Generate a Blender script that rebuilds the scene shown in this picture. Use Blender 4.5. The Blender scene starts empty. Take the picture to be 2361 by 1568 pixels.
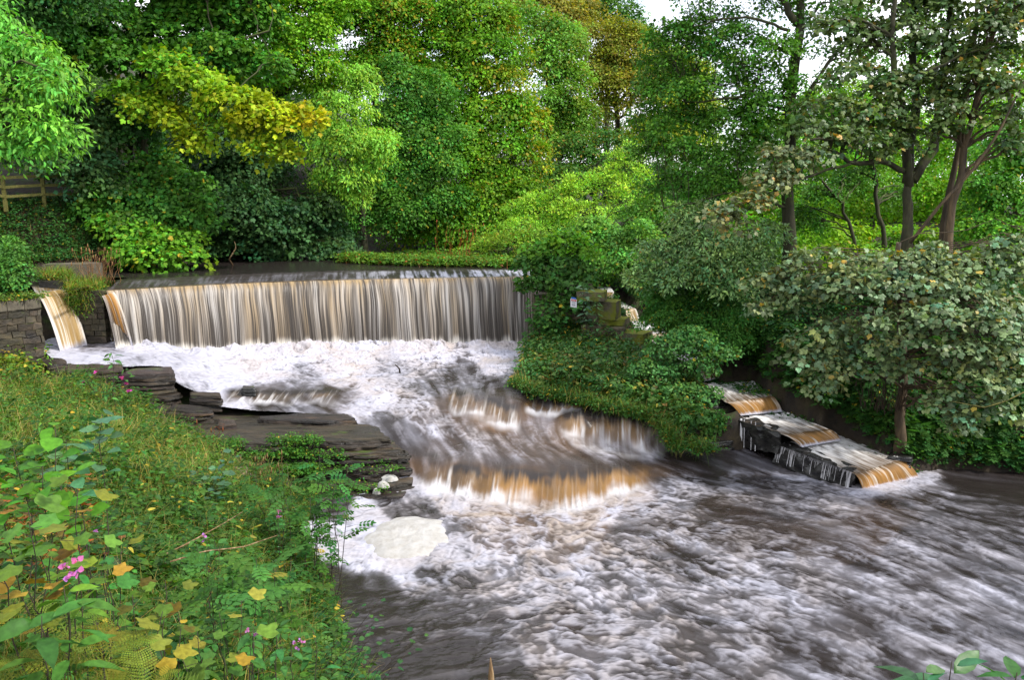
import bpy, math
import numpy as np

# ------------------------------------------------------------------ basics
R = np.random.default_rng(11)
F, CX, CY, CZ = 1853.0, 1180.5, 784.0, 8.3          # focal length and centre in photo units (2361 x 1568)
PITCH = math.atan(334.0 / F)
cp, sp = math.cos(PITCH), math.sin(PITCH)
scene = bpy.context.scene
COL = scene.collection
A = np.asarray


def ray(px, py):
    a = (px - CX) / F
    b = -(py - CY) / F
    return A([a, cp + b * sp, b * cp - sp])


def at(px, py, Y):
    d = ray(px, py)
    return d * (Y / d[1]) + A([0, 0, CZ])


def onz(px, py, z):
    d = ray(px, py)
    return d * ((z - CZ) / d[2]) + A([0, 0, CZ])


def mpp(Y):
    return Y / F


def project(V):
    y, z = V[:, 1], V[:, 2] - CZ
    fwd = y * cp - z * sp
    up = y * sp + z * cp
    fwd = np.maximum(fwd, 0.1)
    return CX + F * V[:, 0] / fwd, CY - F * up / fwd


def norm(v):
    return v / np.maximum(np.linalg.norm(v, axis=-1, keepdims=True), 1e-9)


def sstep(a, b, x):
    t = np.clip((x - a) / (b - a), 0, 1)
    return t * t * (3 - 2 * t)


# ------------------------------------------------------------------ noise
_perm = np.random.default_rng(5).permutation(512)
_perm = np.concatenate([_perm, _perm])
_ang = np.random.default_rng(6).uniform(0, 2 * np.pi, 512)
_gx, _gy = np.cos(_ang), np.sin(_ang)


def pnoise(x, y, seed=0):
    x = A(x, float) + seed * 17.31
    y = A(y, float) + seed * 9.77
    xi, yi = np.floor(x).astype(int), np.floor(y).astype(int)
    xf, yf = x - xi, y - yi
    u = xf * xf * xf * (xf * (xf * 6 - 15) + 10)
    v = yf * yf * yf * (yf * (yf * 6 - 15) + 10)

    def g(ix, iy, dx, dy):
        h = _perm[(_perm[ix & 511] + iy) & 511]
        return _gx[h] * dx + _gy[h] * dy
    n00 = g(xi, yi, xf, yf)
    n10 = g(xi + 1, yi, xf - 1, yf)
    n01 = g(xi, yi + 1, xf, yf - 1)
    n11 = g(xi + 1, yi + 1, xf - 1, yf - 1)
    return 1.5 * ((n00 * (1 - u) + n10 * u) * (1 - v) + (n01 * (1 - u) + n11 * u) * v)


def fbm(x, y, seed=0, o=4, g=0.5, l=2.03):
    s, a, t = 0, 1.0, 0
    for k in range(o):
        s = s + a * pnoise(x * l ** k, y * l ** k, seed + k * 3)
        t += a
        a *= g
    return s / t


def equal(n, lo=4, hi=96):
    a, b = np.percentile(n, [lo, hi])
    return np.clip((n - a) / (b - a), 0, 1)


class RBF:
    def __init__(self, P, vals, s=0.0):
        self.P = P
        n = len(P)
        D = np.linalg.norm(P[:, None] - P[None], axis=2)
        M = np.zeros((n + 3, n + 3))
        M[:n, :n] = -D + s * np.eye(n)
        M[:n, n] = 1
        M[:n, n + 1:] = P
        M[n:, :n] = M[:n, n:].T
        r = np.zeros(n + 3)
        r[:n] = vals
        self.w = np.linalg.lstsq(M, r, rcond=None)[0]

    def __call__(self, Q):
        Q = A(Q, float)
        out = np.empty(len(Q))
        n = len(self.P)
        for i in range(0, len(Q), 40000):
            q = Q[i:i + 40000]
            D = np.sqrt((q[:, :1] - self.P[None, :, 0]) ** 2 + (q[:, 1:2] - self.P[None, :, 1]) ** 2)
            out[i:i + 40000] = -D @ self.w[:n] + self.w[n] + q @ self.w[n + 1:]
        return out


def gauss_fields(P, V, Q, s):
    """normalised gaussian blend of the values V known at P, read at Q"""
    out = np.empty((len(Q), V.shape[1]), np.float32)
    for i in range(0, len(Q), 40000):
        q = Q[i:i + 40000]
        d2 = (q[:, :1] - P[None, :, 0]) ** 2 + (1.6 * (q[:, 1:2] - P[None, :, 1])) ** 2
        dm = d2.min(1, keepdims=True)
        w = np.exp(-(d2 - dm) / (2 * s * s))
        w /= w.sum(1, keepdims=True)
        out[i:i + 40000] = w @ V
    return out


def inside(poly, Q):
    poly = A(poly)
    x, y = Q[:, 0], Q[:, 1]
    c = np.zeros(len(Q), bool)
    j = len(poly) - 1
    for i in range(len(poly)):
        xi, yi, xj, yj = *poly[i], *poly[j]
        k = ((yi > y) != (yj > y)) & (x < (xj - xi) * (y - yi) / (yj - yi + 1e-12) + xi)
        c ^= k
        j = i
    return c


def poly_dist(poly, Q):
    poly = A(poly)
    d = np.full(len(Q), 1e9)
    for i in range(len(poly)):
        a, b = poly[i - 1], poly[i]
        ab = b - a
        t = np.clip(((Q - a) @ ab) / max(ab @ ab, 1e-9), 0, 1)
        d = np.minimum(d, np.linalg.norm(Q - a - t[:, None] * ab, axis=1))
    return d


# ------------------------------------------------------------------ mesh building
def mk(name, V, T, mat, parent=None, fcol=None, vcol=None, attrs=None, smooth=False):
    V = A(V, np.float32)
    T = A(T, np.int32)
    if parent is not None:
        loc = A(parent.get('_w', list(parent.location)), np.float32)
        V = V - loc
    me = bpy.data.meshes.new(name)
    me.vertices.add(len(V))
    me.vertices.foreach_set('co', V.ravel())
    m, k = T.shape
    me.loops.add(m * k)
    me.loops.foreach_set('vertex_index', T.ravel())
    me.polygons.add(m)
    me.polygons.foreach_set('loop_start', np.arange(0, m * k, k, dtype=np.int32))
    if smooth:
        me.polygons.foreach_set('use_smooth', np.ones(m, bool))
    for dom, c in (('FACE', fcol), ('POINT', vcol)):
        if c is not None:
            a = me.attributes.new('Col', 'FLOAT_COLOR', dom)
            c4 = np.ones((len(c), 4), np.float32)
            c4[:, :3] = c
            a.data.foreach_set('color', c4.ravel())
    for nm, val in (attrs or {}).items():
        a = me.attributes.new(nm, 'FLOAT', 'POINT')
        a.data.foreach_set('value', A(val, np.float32))
    me.update(calc_edges=True)
    me.materials.append(mat)
    o = bpy.data.objects.new(name, me)
    COL.objects.link(o)
    if parent is not None:
        o.parent = parent
    return o


def tag(o, label=None, cat=None, group=None, kind=None):
    if label: o['label'] = label
    if cat: o['category'] = cat
    if group: o['group'] = group
    if kind: o['kind'] = kind
    return o


def thing(name, label, cat, loc, group=None):
    o = bpy.data.objects.new(name, None)
    o.empty_display_size = 0.2
    COL.objects.link(o)
    o.location = [float(v) for v in loc]
    return tag(o, label, cat, group)


class MB:
    """collects tubes, boxes and triangle soups into one triangle mesh"""
    def __init__(self):
        self.V, self.T, self.C, self.n = [], [], [], 0

    def add(self, V, T, c=None):
        V, T = A(V, float), A(T, int)
        self.V.append(V)
        self.T.append(T + self.n)
        self.n += len(V)
        cc = np.ones((len(T), 3)) * 0.5 if c is None else (np.tile(A(c, float), (len(T), 1)) if np.ndim(c) == 1 else c)
        self.C.append(cc)

    def tube(self, pts, rad, sides=8, c=None, wob=0.0, cap=True):
        pts = A(pts, float)
        rad = np.broadcast_to(A(rad, float), (len(pts),))
        tan = norm(np.gradient(pts, axis=0))
        ref = A([0.31, 0.9, 0.2]) if abs(tan[0] @ A([0, 0, 1])) > 0.8 else A([0, 0, 1.0])
        X = norm(np.cross(tan, ref))
        Y = np.cross(tan, X)
        a = np.linspace(0, 2 * np.pi, sides, endpoint=False)
        r = rad[:, None] * (1 + (wob * R.normal(size=(len(pts), sides)) if wob else 0))
        V = pts[:, None] + (np.cos(a)[None, :, None] * X[:, None] + np.sin(a)[None, :, None] * Y[:, None]) * r[..., None]
        V = V.reshape(-1, 3)
        i = np.arange(len(pts) - 1)[:, None] * sides
        j = np.arange(sides)[None]
        k = (j + 1) % sides
        q = np.stack([i + j, i + k, i + sides + k, i + sides + j], -1).reshape(-1, 4)
        T = np.concatenate([q[:, [0, 1, 2]], q[:, [0, 2, 3]]])
        if cap:
            n = len(V)
            V = np.concatenate([V, pts[:1], pts[-1:]])
            jj = np.arange(sides)
            kk = (jj + 1) % sides
            b = (len(pts) - 1) * sides
            T = np.concatenate([T, np.stack([kk, jj, np.full(sides, n)], -1), np.stack([b + jj, b + kk, np.full(sides, n + 1)], -1)])
        self.add(V, T, c)

    def hexa(self, P, c=None, sub=5, rough=0.0, bulge=0.0):
        """a block from 8 corners (bottom 4, top 4), faces subdivided and roughened"""
        P = A(P, float)
        for f in ((3, 2, 1, 0), (4, 5, 6, 7), (0, 1, 5, 4), (1, 2, 6, 5), (2, 3, 7, 6), (3, 0, 4, 7)):
            a, b, cc, d = P[list(f)]
            s = np.linspace(0, 1, sub + 1)
            u, v = np.meshgrid(s, s)
            V = ((1 - u) * (1 - v))[..., None] * a + (u * (1 - v))[..., None] * b + (u * v)[..., None] * cc + ((1 - u) * v)[..., None] * d
            V = V.reshape(-1, 3)
            if rough:
                k = V * 3.1
                V = V + rough * np.stack([pnoise(k[:, 1] + k[:, 2], k[:, 0] + 3, 1), pnoise(k[:, 0] + k[:, 2], k[:, 1] + 5, 2),
                                          pnoise(k[:, 0] + 7, k[:, 1] + k[:, 2], 3)], -1)
            n = sub + 1
            i, j = np.meshgrid(np.arange(sub), np.arange(sub))
            q0 = (j * n + i).ravel()
            T = np.concatenate([np.stack([q0, q0 + 1, q0 + n + 1], -1), np.stack([q0, q0 + n + 1, q0 + n], -1)])
            self.add(V, T, c)

    def box(self, c0, size, rotz=0, c=None, sub=1, rough=0.0):
        s = A(size) / 2
        co, si = math.cos(rotz), math.sin(rotz)
        P = []
        for z in (-1, 1):
            for x, y in ((-1, -1), (1, -1), (1, 1), (-1, 1)):
                X, Y = x * s[0], y * s[1]
                P.append([c0[0] + co * X - si * Y, c0[1] + si * X + co * Y, c0[2] + z * s[2]])
        self.hexa(P, c, sub, rough)

    def build(self, name, mat, parent=None, smooth=False):
        return mk(name, np.concatenate(self.V), np.concatenate(self.T), mat, parent, fcol=np.concatenate(self.C), smooth=smooth)


# ------------------------------------------------------------------ leaf templates (x along the leaf, y across, z up)
def tpl_rhomb(w=0.34, f=0.07):
    return A([[0, 0, 0], [.45, w, f], [1, 0, -.06], [.45, -w, f]]), A([[0, 2, 1], [0, 3, 2]])


def tpl_ovate(w=0.33, f=0.05, droop=.12):
    x = A([0, .18, .42, .7, 1.0])
    e = A([0, .75, 1.0, .72, 0]) * w
    V, T = [], []
    for i in range(5):
        z = -droop * x[i] ** 2
        V += [[x[i], 0, z], [x[i] + .03, e[i], z + f * e[i] / w], [x[i] + .03, -e[i], z + f * e[i] / w]]
    for i in range(4):
        a, b = 3 * i, 3 * i + 3
        T += [[a, b, a + 1], [b, b + 1, a + 1], [a, a + 2, b], [b, a + 2, b + 2]]
    return A(V), A(T)


def tpl_palm(lob=1.0):
    # five pointed lobes round the stalk end, like a sycamore leaf
    tips = [(-128, .52), (-62, .80), (0, 1.0), (62, .80), (128, .52)]
    gaps = [-95, -31, 31, 95]
    V = [[.0, 0, 0.02]]
    out = [(-165, .30)]
    for i, (a, r) in enumerate(tips):
        if i: out.append((gaps[i - 1], .56 + .03 * lob))
        if r > .6:
            out.append((a - 19, r * .80)); out.append((a - 8, r * .90)); out.append((a, r)); out.append((a + 8, r * .90)); out.append((a + 19, r * .80))
        else:
            out.append((a, r))
    out.append((165, .30))
    for a, r in out:
        t = math.radians(a)
        V.append([r * math.cos(t) * .62 + .0, r * math.sin(t) * .62, -.10 * r * r + .035 * math.cos(2 * t * 2.9)])
    V = A(V)
    V[:, 0] += .36
    n = len(V) - 1
    T = [[0, i, i + 1] for i in range(1, n)]
    T.append([0, n, 1])
    return V, A(T)


def tpl_pinnate(pairs=4, lw=.28, spread=60, ll=.36):
    v, t = tpl_ovate(lw, .04, .15)
    V, T, n = [], [], 0
    for k in range(pairs):
        x = .18 + .66 * k / max(pairs - 1, 1)
        for s in (1, -1):
            a = math.radians(spread) * s
            L = ll * (1 - .12 * abs(k - pairs / 2))
            p = v * L
            q = np.stack([x + p[:, 0] * math.cos(a) - p[:, 1] * math.sin(a), p[:, 0] * math.sin(a) + p[:, 1] * math.cos(a), p[:, 2] - .1 * x * x], -1)
            V.append(q); T.append(t + n); n += len(q)
    p = v * ll
    p[:, 0] += .84
    p[:, 2] -= .08
    V.append(p); T.append(t + n); n += len(p)
    r = A([[0, .012, 0], [0, -.012, 0], [.85, -.008, -.07], [.85, .008, -.07]])
    V.append(r); T.append(A([[0, 1, 2], [0, 2, 3]]) + n)
    return np.concatenate(V), np.concatenate(T)


def tpl_fern(pairs=13, sub=7):
    V, T, n = [], [], 0
    for k in range(pairs):
        x = .10 + .88 * (k / pairs) ** .92
        L = .30 * math.sin(math.pi * min(1, .16 + .84 * (1 - k / pairs))) ** .8 * (1 if k > 1 else .8) + .02
        z = -.42 * x * x + .05
        for s in (1, -1):
            a = math.radians(66) * s
            d, e = A([math.cos(a), math.sin(a), -.18]), A([math.sin(a) * -s, math.cos(a) * s, 0])
            for j in range(sub):
                c = A([x, 0, z]) + d * L * (j + .2) / sub
                w = (.020 * (1 - .7 * j / sub) + .003) * (.5 + L / .3 * .5)
                for sd in (1, -1):
                    p = [c, c + d * L / sub * .8, c + d * L / sub * .75 + e * w * sd, c + d * L / sub * .25 + e * w * sd * .9]
                    V.append(A(p)); T.append((A([[0, 1, 2], [0, 2, 3]]) if sd > 0 else A([[0, 2, 1], [0, 3, 2]])) + n)
                    n += 4
    xs = np.linspace(0, 1, 8)
    rr = np.concatenate([np.stack([xs, .007 * (1.2 - xs), -.42 * xs * xs + .05], -1), np.stack([xs, -.007 * (1.2 - xs), -.42 * xs * xs + .05], -1)])
    V.append(rr)
    T.append(A([[i, i + 8, i + 9] for i in range(7)] + [[i, i + 9, i + 1] for i in range(7)]) + n)
    return np.concatenate(V), np.concatenate(T)


RHOMB, NARROW, OVATE, PALM = tpl_rhomb(), tpl_rhomb(.2, .04), tpl_ovate(), tpl_palm()
ROUND = tpl_ovate(.44, .07, .1)
LANCE = tpl_ovate(.19, .05, .25)
PINN, FERN = tpl_pinnate(), tpl_fern()
PINN_S = tpl_pinnate(4, .3, 62, .34)


def scatter(tpl, pos, d, nrm, size, col):
    """copies of a leaf template: arrays of positions, leaf directions, up normals, sizes, colours -> V, T, face colours"""
    V0, T0 = tpl
    X = norm(d)
    Z = norm(nrm - (nrm * X).sum(1, keepdims=True) * X)
    Y = np.cross(Z, X)
    M = np.stack([X, Y, Z], 1) * A(size, float)[:, None, None]
    V = np.einsum('kj,njc->nkc', V0, M) + pos[:, None]
    n, k = len(pos), len(V0)
    T = (T0[None] + (np.arange(n) * k)[:, None, None]).reshape(-1, 3)
    C = np.repeat(col, len(T0), axis=0)
    return V.reshape(-1, 3), T, C


def randdir(n):
    return norm(R.normal(size=(n, 3)))


UP = A([0, 0, 1.0])


def tint(base, n, val=.22, yel=.12, rng=None):
    """n leaf colours around a base colour: lighter, darker, a little yellower or bluer"""
    b = np.tile(A(base, float), (n, 1))
    k = np.exp(R.normal(0, val, n))[:, None]
    h = R.normal(0, yel, n)
    b = b * k
    b[:, 0] *= 1 + h * 1.2
    b[:, 2] *= 1 - h
    return np.clip(b, .003, .9)


# ------------------------------------------------------------------ materials
def nodes_of(name):
    m = bpy.data.materials.new(name)
    m.use_nodes = True
    nt = m.node_tree
    nt.nodes.clear()
    return m, nt, nt.nodes.new, nt.links.new


def mat_leaf(name, trans=.32, rough=.5, spec=.17, noise=0.25):
    m, nt, N, L = nodes_of(name)
    out = N('ShaderNodeOutputMaterial')
    at_ = N('ShaderNodeAttribute'); at_.attribute_name = 'Col'
    geo = N('ShaderNodeNewGeometry')
    nz = N('ShaderNodeTexNoise'); nz.inputs['Scale'].default_value = 28; nz.inputs['Detail'].default_value = 2
    L(geo.outputs['Position'], nz.inputs['Vector'])
    mr = N('ShaderNodeMapRange')
    mr.inputs['From Min'].default_value, mr.inputs['From Max'].default_value = .3, .7
    mr.inputs['To Min'].default_value, mr.inputs['To Max'].default_value = 1 - noise, 1 + noise
    L(nz.outputs['Fac'], mr.inputs['Value'])
    mul = N('ShaderNodeVectorMath'); mul.operation = 'SCALE'
    L(at_.outputs['Color'], mul.inputs[0]); L(mr.outputs[0], mul.inputs['Scale'])
    p = N('ShaderNodeBsdfPrincipled')
    p.inputs['Roughness'].default_value = rough
    p.inputs['Specular IOR Level'].default_value = spec
    L(mul.outputs[0], p.inputs['Base Color'])
    t = N('ShaderNodeBsdfTranslucent')
    tm = N('ShaderNodeVectorMath'); tm.operation = 'MULTIPLY'; tm.inputs[1].default_value = (1.5, 1.5, .55)
    L(mul.outputs[0], tm.inputs[0]); L(tm.outputs[0], t.inputs['Color'])
    mx = N('ShaderNodeMixShader'); mx.inputs[0].default_value = trans
    L(p.outputs[0], mx.inputs[1]); L(t.outputs[0], mx.inputs[2]); L(mx.outputs[0], out.inputs[0])
    return m


def mat_noise(name, cols, scale=3.0, rough=(.6, .9), stretch=(1, 1, 1), bump=.4, bscale=None, moss=0.0, moss_col=(.05, .09, .01), usecol=False,
              spec=.4, bdist=.03, detail=8):
    """stone, bark and soil: colour ramp over stretched noise, bump, optional moss on what faces up"""
    m, nt, N, L = nodes_of(name)
    out = N('ShaderNodeOutputMaterial')
    p = N('ShaderNodeBsdfPrincipled')
    p.inputs['Specular IOR Level'].default_value = spec
    geo = N('ShaderNodeNewGeometry')
    mp = N('ShaderNodeMapping'); mp.inputs['Scale'].default_value = stretch
    L(geo.outputs['Position'], mp.inputs[0])
    nz = N('ShaderNodeTexNoise'); nz.inputs['Scale'].default_value = scale; nz.inputs['Detail'].default_value = detail; nz.inputs['Roughness'].default_value = .62
    L(mp.outputs[0], nz.inputs['Vector'])
    cr = N('ShaderNodeValToRGB')
    el = cr.color_ramp.elements
    el[0].position, el[1].position = .3, .72
    el[0].color, el[1].color = (*cols[0], 1), (*cols[-1], 1)
    for i, c in enumerate(cols[1:-1]):
        e = el.new(.3 + .42 * (i + 1) / (len(cols) - 1)); e.color = (*c, 1)
    L(nz.outputs['Fac'], cr.inputs[0])
    colour = cr.outputs[0]
    if usecol:
        at_ = N('ShaderNodeAttribute'); at_.attribute_name = 'Col'
        s2 = N('ShaderNodeVectorMath'); s2.operation = 'MULTIPLY'
        L(cr.outputs[0], s2.inputs[0]); L(at_.outputs['Color'], s2.inputs[1])
        d2 = N('ShaderNodeVectorMath'); d2.operation = 'SCALE'; d2.inputs['Scale'].default_value = 2
        L(s2.outputs[0], d2.inputs[0])
        colour = d2.outputs[0]
    if moss:
        n2 = N('ShaderNodeTexNoise'); n2.inputs['Scale'].default_value = 1.7; n2.inputs['Detail'].default_value = 6
        L(geo.outputs['Position'], n2.inputs['Vector'])
        sx = N('ShaderNodeSeparateXYZ'); L(geo.outputs['Normal'], sx.inputs[0])
        ad = N('ShaderNodeMath'); ad.operation = 'MULTIPLY_ADD'; ad.inputs[1].default_value = .25
        L(sx.outputs['Z'], ad.inputs[0]); L(n2.outputs['Fac'], ad.inputs[2])
        mr = N('ShaderNodeMapRange')
        mr.inputs['From Min'].default_value = .95 - moss * .5; mr.inputs['From Max'].default_value = 1.08 - moss * .5
        L(ad.outputs[0], mr.inputs['Value'])
        mc = N('ShaderNodeMix'); mc.data_type = 'RGBA'; mc.inputs['B'].default_value = (*moss_col, 1)
        L(mr.outputs[0], mc.inputs['Factor']); L(colour, mc.inputs['A'])
        colour = mc.outputs['Result']
    L(colour, p.inputs['Base Color'])
    rr = N('ShaderNodeMapRange'); rr.inputs['To Min'].default_value, rr.inputs['To Max'].default_value = rough
    rr.inputs['From Min'].default_value, rr.inputs['From Max'].default_value = .35, .65
    L(nz.outputs['Fac'], rr.inputs['Value']); L(rr.outputs[0], p.inputs['Roughness'])
    bn = N('ShaderNodeTexNoise'); bn.inputs['Scale'].default_value = bscale or scale * 3; bn.inputs['Detail'].default_value = 8
    L(mp.outputs[0], bn.inputs['Vector'])
    bp = N('ShaderNodeBump'); bp.inputs['Strength'].default_value = bump; bp.inputs['Distance'].default_value = bdist
    L(bn.outputs['Fac'], bp.inputs['Height']); L(bp.outputs[0], p.inputs['Normal'])
    L(p.outputs[0], out.inputs[0])
    return m


def mat_water(name, bump=.25, bs=14.0, rmin=.24):
    """river water: colour (peat brown, amber, foam) and roughness from the mesh, fine ripples as bump"""
    m, nt, N, L = nodes_of(name)
    out = N('ShaderNodeOutputMaterial')
    p = N('ShaderNodeBsdfPrincipled')
    at_ = N('ShaderNodeAttribute'); at_.attribute_name = 'Col'
    fo = N('ShaderNodeAttribute'); fo.attribute_name = 'foam'
    geo = N('ShaderNodeNewGeometry')
    L(at_.outputs['Color'], p.inputs['Base Color'])
    rr = N('ShaderNodeMapRange'); rr.inputs['To Min'].default_value = rmin; rr.inputs['To Max'].default_value = .8
    L(fo.outputs['Fac'], rr.inputs['Value']); L(rr.outputs[0], p.inputs['Roughness'])
    p.inputs['IOR'].default_value = 1.33
    sw = N('ShaderNodeMapRange'); sw.inputs['To Min'].default_value = 0; sw.inputs['To Max'].default_value = .35
    L(fo.outputs['Fac'], sw.inputs['Value']); L(sw.outputs[0], p.inputs['Subsurface Weight'])
    p.inputs['Subsurface Radius'].default_value = (.06, .05, .04)
    p.inputs['Subsurface Weight'].default_value = 0
    nt.links.remove(p.inputs['Subsurface Weight'].links[0])
    nz = N('ShaderNodeTexNoise'); nz.inputs['Scale'].default_value = bs; nz.inputs['Detail'].default_value = 4
    L(geo.outputs['Position'], nz.inputs['Vector'])
    bp = N('ShaderNodeBump'); bp.inputs['Strength'].default_value = bump; bp.inputs['Distance'].default_value = .02
    L(nz.outputs['Fac'], bp.inputs['Height']); L(bp.outputs[0], p.inputs['Normal'])
    L(p.outputs[0], out.inputs[0])
    return m


def mat_plain(name, col, rough=.6, spec=.4, metal=0):
    m, nt, N, L = nodes_of(name)
    out = N('ShaderNodeOutputMaterial'); p = N('ShaderNodeBsdfPrincipled')
    nz = N('ShaderNodeTexNoise'); nz.inputs['Scale'].default_value = 30
    mr = N('ShaderNodeMapRange'); mr.inputs['To Min'].default_value, mr.inputs['To Max'].default_value = .75, 1.15
    L(nz.outputs['Fac'], mr.inputs['Value'])
    v = N('ShaderNodeVectorMath'); v.operation = 'SCALE'; v.inputs[0].default_value = col
    L(mr.outputs[0], v.inputs['Scale']); L(v.outputs[0], p.inputs['Base Color'])
    p.inputs['Roughness'].default_value = rough; p.inputs['Specular IOR Level'].default_value = spec; p.inputs['Metallic'].default_value = metal
    L(p.outputs[0], out.inputs[0])
    return m


M_leaf = mat_leaf('leaf')
M_sheen = mat_leaf('glossy_leaf', .22, .46, .42)
M_grass = mat_leaf('grass_blade', .3, .5, .3)
M_bark = mat_noise('bark', [(.014, .0135, .007), (.042, .040, .020), (.095, .088, .045)], 4, (.75, .95), (1, 1, .22), .8, 16, moss=.75, moss_col=(.06, .085, .012))
M_barkred = mat_noise('red_bark', [(.028, .021, .012), (.085, .060, .034), (.19, .13, .07)], 5, (.7, .95), (1, 1, .2), .8, 18, moss=.2)
M_twig = mat_noise('twig', [(.02, .015, .01), (.06, .045, .03)], 6, (.7, .9), (1, 1, .5), .3)
M_soil = mat_noise('soil', [(.010, .008, .006), (.028, .02, .012), (.05, .04, .02)], 1.6, (.8, 1), (1, 1, 1), .9, 6, moss=.45, moss_col=(.03, .05, .008), bdist=.08)
M_rock = mat_noise('shale', [(.008, .0075, .007), (.022, .018, .014), (.040, .030, .021), (.085, .058, .034)], 1.5, (.22, .7), (.6, 2.6, 9), 1.0, 6, moss=.2, moss_col=(.05, .075, .01), bdist=.05, spec=.5, usecol=True)
M_stone = mat_noise('masonry', [(.03, .025, .017), (.10, .082, .057), (.20, .16, .11)], 3, (.6, .9), (1, 1, 1.6), .9, 9, moss=.35, moss_col=(.06, .08, .008), usecol=True)
M_dark = mat_noise('dark_masonry', [(.014, .012, .009), (.05, .042, .03), (.11, .088, .06)], 3, (.5, .9), (1, 1, 1.6), .9, 9, moss=.55, moss_col=(.05, .07, .008), usecol=True)
M_mossy = mat_noise('mossy_coping', [(.05, .042, .028), (.16, .135, .09)], 4, (.7, .95), (1, 1, 1), .7, 12, moss=1.0, moss_col=(.14, .155, .012))
M_conc = mat_noise('concrete', [(.06, .052, .038), (.15, .13, .095)], 5, (.7, .9), (1, 1, 1), .5, 18, moss=.3)
M_wet = mat_noise('wet_stone', [(.006, .006, .006), (.015, .014, .013), (.035, .031, .026)], 3, (.18, .5), (1, 1, 2), .7, 10, moss=.1, spec=.6)
M_pink = mat_noise('boulder', [(.15, .10, .08), (.24, .18, .15), (.32, .26, .22)], 3, (.6, .85), (1, 1, 1), .4, 12)
M_wood = mat_noise('fence_wood', [(.05, .05, .012), (.13, .12, .026), (.18, .17, .045)], 6, (.7, .9), (3, 3, 3), .4, 20)
M_deadw = mat_noise('dead_wood', [(.03, .015, .008), (.20, .12, .05), (.42, .32, .20)], 14, (.6, .9), (1, 1, .3), .7, 30)
M_water = mat_water('river_water')
M_fall = mat_water('falling_water', .12, 9, .34)
M_foam = mat_noise('foam', [(.32, .30, .27), (.39, .375, .355), (.44, .43, .42)], 5, (.8, .95), (1, 1, 1), .3, 26, bdist=.015)

# ------------------------------------------------------------------ river: surface heights read off the photograph
WP = [  # (px, py, z)
    (130, 815, 2.80), (200, 800, 2.87), (200, 830, 2.75), (300, 790, 2.95), (300, 836, 2.70), (390, 838, 2.58), (370, 815, 2.78), (345, 800, 2.86),
    (400, 868, 2.36), (445, 893, 2.05), (430, 845, 2.42), (500, 850, 2.25), (430, 822, 2.42), (600, 830, 2.28), (800, 815, 2.24), (1000, 812, 2.14), (1190, 812, 2.02),
    (500, 904, 1.92), (600, 903, 1.90), (712, 906, 1.90), (800, 902, 1.90), (505, 925, 1.67), (600, 927, 1.65), (712, 928, 1.66), (800, 925, 1.70),
    (600, 870, 2.02), (800, 865, 2.02), (1000, 860, 2.00), (1150, 860, 1.95), (1190, 880, 1.88), (900, 890, 1.92), (1000, 885, 1.90), (1080, 880, 1.88),
    (640, 936, 1.62), (800, 943, 1.58), (870, 965, 1.42), (900, 930, 1.66), (950, 960, 1.50), (1000, 930, 1.66), (900, 1000, 1.14), (945, 1030, .88),
    (1070, 925, 1.66), (1060, 960, 1.40), (1140, 912, 1.78), (1120, 955, 1.40), (1200, 925, 1.72), (1200, 970, 1.28), (1235, 905, 1.76),
    (1215, 921, 1.68), (1298, 931, 1.62), (1330, 927, 1.60), (1232, 948, 1.31), (1298, 952, 1.32), (1225, 912, 1.71), (1300, 923, 1.65), (1245, 990, 1.06),
    (1292, 957, 1.31), (1350, 966, 1.31), (1430, 963, 1.30), (1515, 978, 1.20), (1370, 950, 1.35), (1450, 952, 1.33), (1315, 994, .98), (1345, 1008, .80), (1400, 1026, .60), (1460, 1031, .57), (1528, 1036, .48),
    (1000, 990, 1.20), (1080, 1010, 1.02), (1180, 1030, .88), (1280, 1045, .76), (1000, 1040, .80), (1100, 1062, .72), (1350, 1060, .64),
    (940, 1052, .74), (1000, 1066, .66), (1080, 1080, .62), (1180, 1092, .57), (1260, 1096, .53), (1350, 1090, .51), (1440, 1085, .43), (1520, 1084, .34),
    (955, 1108, .22), (1030, 1118, .20), (1100, 1124, .16), (1190, 1148, .05), (1265, 1160, 0), (1350, 1148, .04), (1410, 1136, .06), (1480, 1112, .12), (1600, 1098, .10),
    (1500, 1055, .44), (1420, 1048, .56), (1600, 1060, .36), (1620, 1040, .42), (1700, 1068, .22), (1720, 1045, .30), (1780, 1045, .25), (1800, 1080, .06), (1880, 1120, 0),
    (880, 1150, .02), (960, 1145, .04), (1060, 1160, .08), (1150, 1185, .12), (1280, 1195, .16), (1400, 1175, .12), (1550, 1130, .03),
    (700, 1250, 0), (760, 1170, 0), (850, 1200, 0), (740, 1330, 0), (850, 1560, 0), (1000, 1300, 0), (1300, 1300, 0), (1600, 1200, 0), (1600, 1400, 0), (1900, 1200, 0),
    (2100, 1150, 0), (2100, 1095, 0), (2250, 1090, 0), (2361, 1100, 0), (2361, 1300, 0), (2000, 1400, 0), (1200, 1560, 0), (1700, 1560, 0), (2361, 1560, 0), (2560, 1150, 0), (2700, 1400, 0),
]
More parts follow.
